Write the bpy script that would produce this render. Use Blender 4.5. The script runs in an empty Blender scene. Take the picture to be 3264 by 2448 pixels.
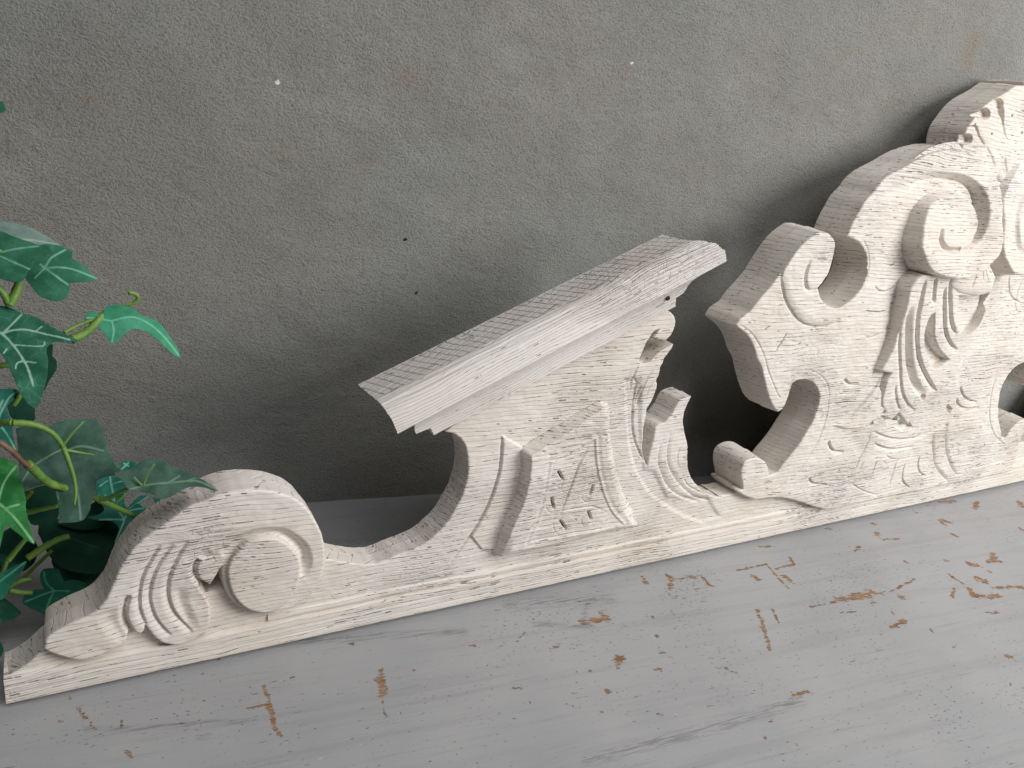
import bpy, bmesh, math, json, random
import numpy as np
from mathutils import Matrix, Vector
from mathutils.geometry import tessellate_polygon

random.seed(7)
D2 = json.loads(r'''{"cam":[[-0.420477,-0.576203,0.578647],[[0.869073,-0.464474,0.170223],[0.063345,0.445762,0.892908],[-0.490611,-0.765219,0.416822]]],
"wall":[[-0.1677,0.2226,0.0],[0.99279,-0.11988,0.0]],
"lift":0.00414,"leaves":[{"k":"pale","b":0.0,"A":[-0.4378,0.1189,0.3572],
"e1":[0.9997,0.025,-0.0],
"e2":[-0.0161,0.6444,0.7645],
"o":[[-32.5,-0.2,1],[-24.7,9.3],[-13.3,14.3],[-2.1,13.2],[7.5,9.2],[16.4,3.6],[23.9,-2.0],[27.7,-4.0,1],[18.1,-5.0],[9.3,-8.9],[-3.8,-10.9],[-22.8,-18.4]],
"v":[[[-21.8,-2.7],[0.8,0.5],[23.8,-3.0]]]},{"k":"mid","b":0.0,"A":[-0.4405,0.0932,0.3527],
"e1":[0.961,-0.2765,0.0],
"e2":[0.1721,0.5983,0.7826],
"o":[[-24.7,10.6,1],[-20.2,16.6],[-14.3,17.8],[-2.3,14.1],[11.2,10.6],[17.4,11.3,1],[21.0,6.7],[18.8,-1.0],[13.9,-5.2],[7.6,-10.4],[5.5,-18.8],[-1.1,-20.5],[-9.7,-18.5],[-21.7,-12.6]],
"v":[[[-16.6,0.6],[-0.6,6.1],[12.1,9.3]],[[-16.6,0.6],[8.2,-9.4]]]},{"k":"mid","b":0.4,"A":[-0.4153,0.1014,0.3378],
"e1":[0.9873,0.1589,-0.0],
"e2":[-0.0854,0.531,0.843],
"o":[[-10.4,21.1,1],[-2.5,21.8],[5.3,20.4],[12.8,15.8,1],[11.1,9.6,1],[18.3,4.7],[23.9,-2.1],[28.2,-6.5,1],[19.6,-8.5],[7.2,-9.5,1],[4.7,-17.6],[-1.2,-22.7],[-8.1,-21.3],[-15.3,-17.2],[-19.8,-8.8],[-22.3,-3.3,1],[-19.4,1.9],[-13.1,7.9],[-14.5,14.2]],
"v":[[[-8.4,3.3],[8.0,1.5],[27.8,-6.4]],[[-8.4,3.3],[-1.0,-5.4],[5.3,-11.2]],[[-8.4,3.3],[-3.4,10.2],[8.0,17.1]],[[-8.4,3.3],[-13.6,9.7]],[[-8.4,3.3],[-16.5,-4.5]]]},{"k":"bright","b":0.5,"A":[-0.3665,0.1053,0.2872],
"e1":[0.995,0.0997,-0.0],
"e2":[-0.0523,0.5225,0.851],
"o":[[-31.2,10.2,1],[-28.5,15.2],[-22.9,15.4],[-20.0,11.4,1],[-16.9,11.7,1],[-15.8,17.4],[-11.2,20.0],[-2.4,20.1],[5.1,16.3],[13.2,8.9],[21.0,5.4],[28.2,-3.0],[33.6,-12.4],[38.0,-21.8],[39.0,-28.4,1],[33.8,-25.5],[27.1,-18.9],[21.6,-11.5],[14.2,-5.0],[6.5,-1.5],[0.2,-2.0],[-6.7,-7.4],[-10.7,-11.4],[-14.6,-12.1,1],[-17.0,-6.6],[-20.5,0.4],[-23.4,4.4],[-28.3,6.2]],
"v":[[[-11.9,7.0],[4.2,9.0],[16.8,1.7],[27.3,-9.9],[37.5,-25.8]],[[-11.9,7.0],[-11.6,-1.2],[-14.0,-10.7]],[[-11.9,7.0],[-21.1,9.5],[-29.4,11.0]]]},{"k":"dark","b":0.3,"A":[-0.4388,0.0653,0.2898],
"e1":[0.9931,0.117,-0.0],
"e2":[-0.0811,0.6883,0.7209],
"o":[[-28.0,34.2,1],[-17.4,38.2],[-13.1,37.0],[-6.0,34.7],[2.3,29.4],[10.1,25.1],[16.9,17.9],[25.9,9.6],[35.2,3.0,1],[26.4,2.6],[18.0,3.9,1],[15.4,1.9],[11.7,-2.4],[11.6,-11.7],[9.6,-22.6],[5.9,-33.2],[2.5,-41.8],[-1.9,-46.4,1],[-6.3,-40.6],[-10.2,-31.2],[-12.4,-20.1],[-14.7,-9.9],[-18.0,-1.4],[-25.6,6.6],[-31.0,20.7]],
"v":[[[-14.5,14.3],[-9.2,4.2],[-3.6,-9.2],[-1.4,-20.4],[-0.4,-29.7]],[[-14.5,14.3],[-8.4,16.2],[2.7,15.3],[16.4,9.4],[28.3,4.6]],[[-14.5,14.3],[-7.8,20.8],[0.0,29.1]],[[-14.5,14.3],[-25.5,24.9]],[[-9.2,4.2],[1.6,1.8],[9.9,1.0],[11.5,4.2]],[[-3.6,-9.2],[-8.2,-10.6],[-9.9,-14.9]],[[-3.6,-9.2],[3.6,-11.8]],[[7.1,14.0],[11.8,17.8]],[[-13.3,0.9],[-15.9,-2.5]]]},{"k":"black","b":0.0,"A":[-0.4262,0.13,0.2425],
"e1":[1.0,0.0081,-0.0],
"e2":[-0.0046,0.572,0.8202],
"o":[[-2.9,18.0,1],[3.6,20.2],[2.7,9.7],[5.6,4.6],[4.6,-3.3],[-0.6,-10.9],[-4.9,-19.5],[-7.8,-18.3]],
"v":[]},{"k":"teal","b":0.0,"A":[-0.4561,0.0684,0.2327],
"e1":[0.9373,0.3485,-0.0],
"e2":[-0.2352,0.6327,0.7378],
"o":[[-6.2,23.9,1],[1.1,21.6],[8.7,20.0],[13.6,17.0,1],[10.7,13.0],[4.8,9.6],[1.7,5.5],[1.5,-1.1],[0.8,-8.7],[-1.3,-21.5],[-2.1,-28.9,1],[-7.6,-23.5],[-10.7,-17.9],[-13.9,-7.5]],
"v":[[[-7.7,-2.5],[-4.5,-13.0],[-2.3,-27.0]],[[-7.7,-2.5],[5.1,13.4],[12.7,16.9]],[[-5.6,4.5],[0.8,12.5]]]},{"k":"black","b":0.0,"A":[-0.4489,0.1163,0.2125],
"e1":[0.9992,0.041,-0.0],
"e2":[-0.0221,0.5394,0.8417],
"o":[[-9.7,3.2,1],[-6.1,7.7],[-0.7,14.0],[5.3,6.6],[9.7,-0.6,1],[8.7,-11.3],[0.5,-11.9],[-7.4,-7.7]],
"v":[]},{"k":"under","b":0.3,"A":[-0.4189,0.0436,0.1952],
"e1":[0.9939,-0.1102,0.0],
"e2":[0.0663,0.5978,0.7989],
"o":[[-35.8,33.2,1],[-22.4,35.4],[-12.9,31.0,1],[-8.9,35.9],[1.6,38.4],[13.9,39.1],[20.5,36.8],[25.1,30.0],[25.9,21.5],[28.8,11.1],[32.0,0.6],[34.5,-7.9,1],[26.2,-9.1],[20.4,-11.7,1],[19.5,-20.8],[17.1,-27.9],[14.6,-36.9],[9.0,-42.7],[-6.2,-42.8,1],[-5.4,-35.3],[-7.0,-24.4],[-8.7,-16.2,1],[-15.8,-12.1],[-25.9,-15.0],[-31.3,-16.6,1],[-33.3,-8.3],[-32.6,2.4],[-33.9,16.8]],
"v":[[[-3.2,16.3],[6.5,-16.3],[9.0,-40.9]],[[-1.6,13.5],[9.8,16.6],[25.4,12.2]],[[-3.2,18.1],[4.9,28.9],[11.4,36.2]],[[-3.2,15.4],[-22.2,3.6],[-30.6,-8.5]],[[-7.9,-15.3],[-6.2,-24.5]]]},{"k":"mid","b":0.0,"A":[-0.3869,0.0535,0.1936],
"e1":[0.9986,-0.0532,0.0],
"e2":[0.039,0.7325,0.6797],
"o":[[-4.8,21.0,1],[-1.9,6.8],[2.3,-5.4],[7.6,-11.7,1],[2.9,-12.5,1],[-1.9,-5.0],[-4.4,7.0]],
"v":[]},{"k":"under","b":0.15,"A":[-0.3512,0.0112,0.194],
"e1":[0.9999,-0.0128,0.0],
"e2":[0.0089,0.7001,0.7139],
"o":[[-36.2,7.9,1],[-29.9,10.2],[-22.3,12.7],[-16.1,17.7],[-6.7,18.8],[0.9,16.8],[4.6,9.7,1],[15.6,6.1],[23.9,0.3],[32.2,-6.0],[40.5,-13.6,1],[36.1,-12.7],[26.6,-8.7],[17.9,-7.6],[9.8,-10.2],[5.2,-13.2],[-3.5,-15.1,1],[-11.4,-9.2],[-21.2,-6.1],[-27.6,-3.0],[-31.2,4.3]],
"v":[[[-28.5,-4.8],[-15.9,-2.3],[6.2,-2.4],[23.6,-3.5],[38.8,-12.4]],[[-15.9,-2.1],[-12.8,5.9],[-7.1,13.8]],[[-17.9,-1.4],[-22.0,5.0]],[[1.9,-2.4],[10.9,2.3]],[[14.9,-2.5],[22.0,-0.9]]]},{"k":"teal","b":0.0,"A":[-0.371,0.1087,0.1512],
"e1":[0.9974,-0.0721,0.0],
"e2":[0.0532,0.7361,0.6748],
"o":[[-6.8,-2.2,1],[-3.8,4.0],[1.9,3.8],[7.5,1.9,1],[4.5,-2.6],[-3.1,-4.9]],
"v":[[[-5.0,-3.4],[0.9,2.6]],[[0.8,-0.7],[-2.9,2.3]]]},{"k":"teal","b":0.0,"A":[-0.3801,0.1034,0.108],
"e1":[0.9908,0.1355,-0.0],
"e2":[-0.0997,0.7291,0.6771],
"o":[[-11.6,31.9,1],[-1.3,32.3],[8.6,26.9],[11.3,22.9],[9.2,14.3],[5.7,6.1],[8.1,-2.2,1],[15.8,1.7],[21.0,-2.8,1],[23.0,-3.5],[19.9,-8.2],[12.9,-13.3],[9.1,-17.9],[-1.1,-25.4],[-8.5,-30.2,1],[-7.0,-26.1],[-2.5,-17.4],[-7.8,-9.1],[-16.9,-6.4],[-26.4,-1.5,1],[-16.8,-1.0],[-11.5,2.2],[-13.9,10.4],[-15.8,18.5]],
"v":[[[3.7,-10.1],[-1.3,5.4],[-1.5,31.2]],[[3.7,-10.1],[8.9,-3.5],[20.7,-3.9]],[[3.7,-10.1],[-7.6,-29.2]],[[3.7,-10.1],[-16.8,-5.9]],[[-1.7,24.5],[8.3,25.3]],[[-0.9,7.6],[-9.1,16.0]],[[-4.0,28.3],[-11.5,24.3]]]},{"k":"teal","b":0.0,"A":[-0.3637,0.1131,0.1049],
"e1":[0.9933,0.1152,-0.0],
"e2":[-0.0847,0.7303,0.6779],
"o":[[-8.8,-2.8,1],[-2.9,2.7],[3.9,7.0],[12.7,5.2,1],[7.2,2.9],[1.4,-1.6],[-3.6,-7.2],[-9.4,-6.0]],
"v":[[[-8.1,-4.1],[10.7,5.1]]]},{"k":"teal","b":0.0,"A":[-0.3425,0.1131,0.1051],
"e1":[0.9961,0.0884,-0.0],
"e2":[-0.0651,0.7334,0.6767],
"o":[[-6.7,5.4,1],[0.7,1.4],[10.9,0.4,1],[4.1,-2.9],[-3.1,-3.2],[-5.8,-1.0]],
"v":[]},{"k":"green","b":0.3,"A":[-0.458,0.0213,0.1774],
"e1":[0.9876,0.1568,-0.0],
"e2":[-0.1209,0.7616,0.6367],
"o":[[-13.5,52.4,1],[0.2,43.9],[5.7,39.9],[10.4,36.0,1],[9.5,25.7],[10.8,14.9],[10.8,3.5,1],[9.5,-2.8],[9.7,-12.1],[10.7,-21.7],[11.5,-30.3,1],[6.3,-25.1],[2.0,-19.4],[-1.1,-15.9],[-3.9,-11.0,1],[-7.3,-17.0],[-11.0,-26.9,1],[-17.0,-27.9],[-18.4,-18.6],[-22.2,18.6]],
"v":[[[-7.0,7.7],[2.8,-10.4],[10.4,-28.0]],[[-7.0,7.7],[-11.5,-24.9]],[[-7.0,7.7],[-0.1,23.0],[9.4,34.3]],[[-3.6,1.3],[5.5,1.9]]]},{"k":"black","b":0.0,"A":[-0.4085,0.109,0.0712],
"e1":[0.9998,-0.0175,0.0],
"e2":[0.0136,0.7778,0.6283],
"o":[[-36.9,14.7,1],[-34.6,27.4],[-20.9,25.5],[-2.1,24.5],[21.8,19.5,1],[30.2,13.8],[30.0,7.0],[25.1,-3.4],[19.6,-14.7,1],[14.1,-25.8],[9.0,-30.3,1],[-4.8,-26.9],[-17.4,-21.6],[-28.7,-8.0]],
"v":[[[-16.0,9.4],[-3.3,0.9],[10.5,-6.7]]]},{"k":"dark","b":0.0,"A":[-0.4152,0.1146,0.0351],
"e1":[1.0,-0.0076,0.0],
"e2":[0.0062,0.8181,0.575],
"o":[[-5.9,32.0,1],[17.9,19.9,1],[25.8,4.7],[19.2,-4.5],[10.9,-12.0],[0.8,-19.0],[-9.0,-23.7],[-17.9,-15.5],[-19.0,1.3],[-21.0,18.4]],
"v":[]},{"k":"deep","b":0.2,"A":[-0.4383,0.0669,0.0566],
"e1":[0.9914,0.1307,-0.0],
"e2":[-0.1112,0.8441,0.5244],
"o":[[-5.7,13.4,1],[-5.1,17.6],[-2.3,21.2],[3.1,21.3],[8.9,18.1],[10.6,12.0],[11.3,5.2,1],[20.3,4.9],[29.3,-2.1],[22.5,-9.0],[14.5,-13.2],[7.4,-12.1,1],[3.2,-16.2],[-3.3,-18.5],[-7.4,-19.4,1],[-11.5,-15.0],[-17.6,-9.9],[-21.1,-4.7],[-20.5,-0.6],[-17.4,2.7],[-11.1,4.1],[-4.4,2.4,1]],
"v":[[[3.2,-0.1],[-1.7,7.9],[-1.8,18.8]],[[3.2,-0.1],[-12.2,-3.1],[-19.3,-4.2]],[[3.2,-0.1],[-5.2,-13.7]],[[3.2,-0.1],[14.2,-4.4]]]},{"k":"deep","b":0.0,"A":[-0.4679,0.0506,0.0883],
"e1":[0.945,0.327,-0.0],
"e2":[-0.2408,0.696,0.6765],
"o":[[-15.3,6.8,1],[-2.7,7.2],[6.5,9.2],[19.2,10.7,1],[13.7,4.3],[4.4,-3.3],[-2.9,-10.5],[-7.3,-14.2,1],[-14.3,-9.7]],
"v":[[[-9.2,-0.8],[17.1,9.7]]]},{"k":"dark","b":0.0,"A":[-0.4732,0.0652,0.0428],
"e1":[0.9834,0.1814,-0.0],
"e2":[-0.1578,0.8555,0.4933],
"o":[[-8.0,20.6,1],[1.7,13.0],[7.0,4.6],[12.1,-4.8,1],[5.5,-7.9],[0.3,-8.2],[-5.0,-9.0],[-13.1,-7.7]],
"v":[]},{"k":"dark","b":0.0,"A":[-0.48,0.0338,0.0329],
"e1":[0.9802,0.1979,-0.0],
"e2":[-0.1635,0.81,0.5632],
"o":[[-2.7,10.8,1],[4.4,5.1],[5.4,-2.4],[3.8,-6.8,1],[-2.5,-9.4],[-8.3,2.8]],
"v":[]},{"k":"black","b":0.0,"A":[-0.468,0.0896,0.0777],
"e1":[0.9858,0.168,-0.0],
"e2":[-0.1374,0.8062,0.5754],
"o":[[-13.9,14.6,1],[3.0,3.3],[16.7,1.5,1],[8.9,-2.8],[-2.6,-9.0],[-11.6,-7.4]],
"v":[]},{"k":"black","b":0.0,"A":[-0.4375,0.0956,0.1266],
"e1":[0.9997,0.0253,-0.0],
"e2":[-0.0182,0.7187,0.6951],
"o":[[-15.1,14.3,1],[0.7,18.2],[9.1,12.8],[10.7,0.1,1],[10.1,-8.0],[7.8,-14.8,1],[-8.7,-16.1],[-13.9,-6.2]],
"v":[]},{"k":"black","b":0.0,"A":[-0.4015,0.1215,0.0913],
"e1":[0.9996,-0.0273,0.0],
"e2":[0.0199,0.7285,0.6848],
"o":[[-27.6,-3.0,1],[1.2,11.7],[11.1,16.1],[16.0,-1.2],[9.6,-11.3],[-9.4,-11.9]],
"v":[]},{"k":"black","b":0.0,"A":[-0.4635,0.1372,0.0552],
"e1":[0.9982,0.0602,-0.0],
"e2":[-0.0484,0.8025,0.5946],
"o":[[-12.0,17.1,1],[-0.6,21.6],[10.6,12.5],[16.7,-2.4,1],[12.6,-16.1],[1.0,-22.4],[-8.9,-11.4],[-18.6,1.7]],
"v":[]},{"k":"dark","b":0.0,"A":[-0.4458,0.1354,0.4505],
"e1":[0.9994,0.0356,-0.0],
"e2":[-0.0155,0.436,0.8998],
"o":[[-6.6,2.6,1],[1.3,4.5],[3.8,2.5],[4.7,-1.2,1],[2.2,-3.3],[-5.3,-5.1]],
"v":[]},{"k":"mid","b":0.0,"A":[-0.4741,0.102,0.3428],
"e1":[0.9869,0.1612,-0.0],
"e2":[-0.0962,0.5889,0.8025],
"o":[[-8.6,2.0,1],[-2.5,10.6],[4.9,12.1],[7.6,5.8,1],[7.6,-4.0],[2.3,-10.8],[-3.8,-8.7,1],[-7.1,-6.8]],
"v":[[[6.4,-2.2],[-2.3,1.8],[-7.3,1.1]]]},{"k":"dark","b":0.0,"A":[-0.4801,0.0687,0.2358],
"e1":[0.9839,0.1786,-0.0],
"e2":[-0.1291,0.7112,0.6911],
"o":[[-11.1,4.0,1],[-3.3,12.0],[4.9,12.5],[8.8,4.3,1],[7.6,-6.9],[0.7,-13.1],[-7.2,-12.5,1]],
"v":[[[7.0,-2.0],[-3.1,-0.3],[-10.0,1.9]]]},{"k":"deep","b":0.0,"A":[-0.485,0.0511,0.174],
"e1":[0.9814,0.1922,-0.0],
"e2":[-0.1463,0.7471,0.6484],
"o":[[-11.0,5.6,1],[-3.4,11.3],[4.9,11.2],[8.7,2.6,1],[7.7,-6.7],[0.7,-12.5],[-7.3,-11.3,1]],
"v":[[[7.1,-1.8],[-3.0,0.7],[-9.9,3.4]]]},{"k":"green","b":0.0,"A":[-0.4917,0.0627,0.1049],
"e1":[0.979,0.2037,-0.0],
"e2":[-0.1607,0.7724,0.6144],
"o":[[-10.2,6.1,1],[-3.6,12.1],[5.0,11.6],[8.9,2.3,1],[7.8,-7.5],[0.4,-13.1],[-7.9,-11.4,1]],
"v":[[[7.2,-2.2],[-3.3,1.0],[-10.5,4.3]]]}],
"stems":[["bark",[[-0.4655,0.01,0.2496,0.00189],[-0.4593,0.0115,0.2415,0.00191],[-0.453,0.013,0.2331,0.00192],[-0.4466,0.0141,0.2218,0.00194],[-0.442,0.0159,0.2156,0.00195]]],["stem",[[-0.444,0.0162,0.2182,0.00347],[-0.4408,0.0221,0.21,0.00332],[-0.4362,0.0277,0.1987,0.00318],[-0.4298,0.0333,0.1879,0.00303],[-0.4183,0.0389,0.1776,0.00287],[-0.407,0.0448,0.1687,0.0027],[-0.3962,0.0501,0.1558,0.00254],[-0.3849,0.0555,0.1435,0.00237],[-0.3669,0.0603,0.1257,0.0022]]],["stem",[[-0.3968,0.0351,0.1673,0.00207],[-0.3902,0.0307,0.1708,0.00181],[-0.3819,0.0268,0.1783,0.00154],[-0.3737,0.0225,0.1837,0.00128],[-0.3664,0.0181,0.1869,0.00103],[-0.3446,0.0135,0.1893,0.00078],[-0.3276,0.0088,0.1909,0.00053]]],["stem",[[-0.4519,0.0392,0.2414,0.00263],[-0.4432,0.0394,0.2399,0.00246],[-0.4351,0.0394,0.2366,0.00229],[-0.4279,0.0391,0.231,0.00212],[-0.4236,0.0388,0.2246,0.00195],[-0.4206,0.0383,0.2173,0.00178]]],["stem",[[-0.4206,0.0364,0.2184,0.002],[-0.4171,0.0323,0.2058,0.00173],[-0.4147,0.0284,0.1941,0.00146],[-0.4142,0.0246,0.1836,0.00118],[-0.4158,0.0209,0.1744,0.0009]]],["stem",[[-0.4195,0.038,0.2148,0.00134],[-0.4102,0.0385,0.2112,0.00094],[-0.3991,0.039,0.2069,0.00054]]],["stem",[[-0.4205,0.0384,0.2183,0.00089],[-0.4141,0.0414,0.2262,0.00067],[-0.4064,0.0445,0.235,0.00044]]],["stem",[[-0.3672,0.0091,0.1931,0.00088],[-0.3644,0.011,0.2001,0.00061],[-0.359,0.013,0.2089,0.00035]]],["stem",[[-0.3685,0.0091,0.1932,0.00088],[-0.3735,0.0119,0.1992,0.00035]]],["stem",[[-0.386,0.0669,0.1384,0.00122],[-0.3785,0.0677,0.145,0.00109],[-0.3766,0.068,0.1481,0.00097]]],["stem",[[-0.4661,0.0621,0.0994,0.0025],[-0.4589,0.0632,0.1089,0.00223],[-0.4521,0.0643,0.1175,0.00197]]],["stem",[[-0.4531,0.0805,0.085,0.00308],[-0.4405,0.0815,0.0934,0.0029],[-0.4296,0.0821,0.0988,0.00272],[-0.4207,0.0824,0.1006,0.00254]]],["stem",[[-0.4589,0.0965,0.0515,0.0016],[-0.4465,0.0981,0.0643,0.00159],[-0.435,0.0994,0.0751,0.00158]]],["stem",[[-0.4678,0.0683,0.0679,0.00257],[-0.4592,0.0687,0.0712,0.00205],[-0.4515,0.0687,0.0713,0.00154]]],["stem",[[-0.4681,0.0678,0.064,0.00258],[-0.4608,0.0673,0.0601,0.00233],[-0.4516,0.067,0.0575,0.00207]]],["stem",[[-0.4509,0.0765,0.1345,0.00247],[-0.4402,0.072,0.1392,0.00196],[-0.4275,0.0675,0.1437,0.00146]]],["stem",[[-0.4503,0.0782,0.1483,0.00245],[-0.4458,0.0789,0.154,0.00244]]],["stem",[[-0.449,0.0886,0.3152,0.00358],[-0.4448,0.092,0.3227,0.00336],[-0.4412,0.0956,0.3311,0.00313]]],["stem",[[-0.414,0.0935,0.2897,0.00137],[-0.4059,0.1017,0.2909,0.00138],[-0.3955,0.1099,0.2922,0.00139],[-0.3883,0.1179,0.2913,0.00141]]],["stem",[[-0.4091,0.0928,0.2838,0.00366],[-0.3997,0.1005,0.2851,0.00334],[-0.3924,0.1085,0.2886,0.00302],[-0.384,0.1168,0.2952,0.00269],[-0.3782,0.1244,0.2952,0.00237]]],["stem",[[-0.3684,0.1077,0.3067,0.00161],[-0.3628,0.1068,0.3081,0.00161],[-0.3591,0.1064,0.3123,0.00161],[-0.3601,0.1058,0.3161,0.0016],[-0.3644,0.1051,0.3182,0.0016],[-0.3654,0.104,0.3179,0.0016]]],["stem",[[-0.4636,0.0925,0.265,0.00231],[-0.4591,0.0923,0.2639,0.00231],[-0.453,0.0924,0.264,0.00231]]],["stem",[[-0.452,0.0788,0.2353,0.00185],[-0.4485,0.0794,0.2408,0.00185],[-0.4456,0.0803,0.2482,0.00184]]],["stem",[[-0.4683,0.0805,0.0851,0.00154],[-0.4723,0.0795,0.0769,0.00155]]],["stem",[[-0.4811,0.0553,0.0439,0.00363],[-0.4765,0.0642,0.0922,0.00338],[-0.4728,0.0742,0.1489,0.00313],[-0.4713,0.0832,0.1979,0.00291],[-0.4645,0.092,0.2446,0.00271],[-0.4633,0.1005,0.2893,0.00253],[-0.4576,0.11,0.3419,0.00236],[-0.4571,0.1171,0.3755,0.00222],[-0.4582,0.1236,0.4034,0.00208],[-0.4554,0.1295,0.4272,0.00194],[-0.4498,0.1352,0.4489,0.00181]]],["stem",[[-0.4699,0.0654,0.2083,0.00232],[-0.4673,0.0705,0.1954,0.0022],[-0.4648,0.0837,0.248,0.002],[-0.4643,0.0925,0.2651,0.00185]]],["stem",[[-0.458,0.0905,0.3307,0.00223],[-0.4526,0.0898,0.3254,0.00245],[-0.449,0.0885,0.3148,0.00268]]],["stem",[[-0.4668,0.0479,0.2302,0.00224],[-0.4587,0.044,0.2395,0.00243],[-0.4519,0.0392,0.2414,0.00263]]],["stem",[[-0.4662,0.0194,0.2444,0.00214],[-0.4715,0.0193,0.216,0.00189],[-0.4727,0.0178,0.1766,0.00165],[-0.468,0.0219,0.1823,0.00135]]],["stem",[[-0.4781,0.069,0.0741,0.00205],[-0.472,0.0747,0.0793,0.00206],[-0.4683,0.0805,0.0851,0.00206]]],["stem",[[-0.4582,0.0934,0.3547,0.00177],[-0.4546,0.0946,0.3561,0.00155],[-0.4511,0.0955,0.355,0.00133]]]],
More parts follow.
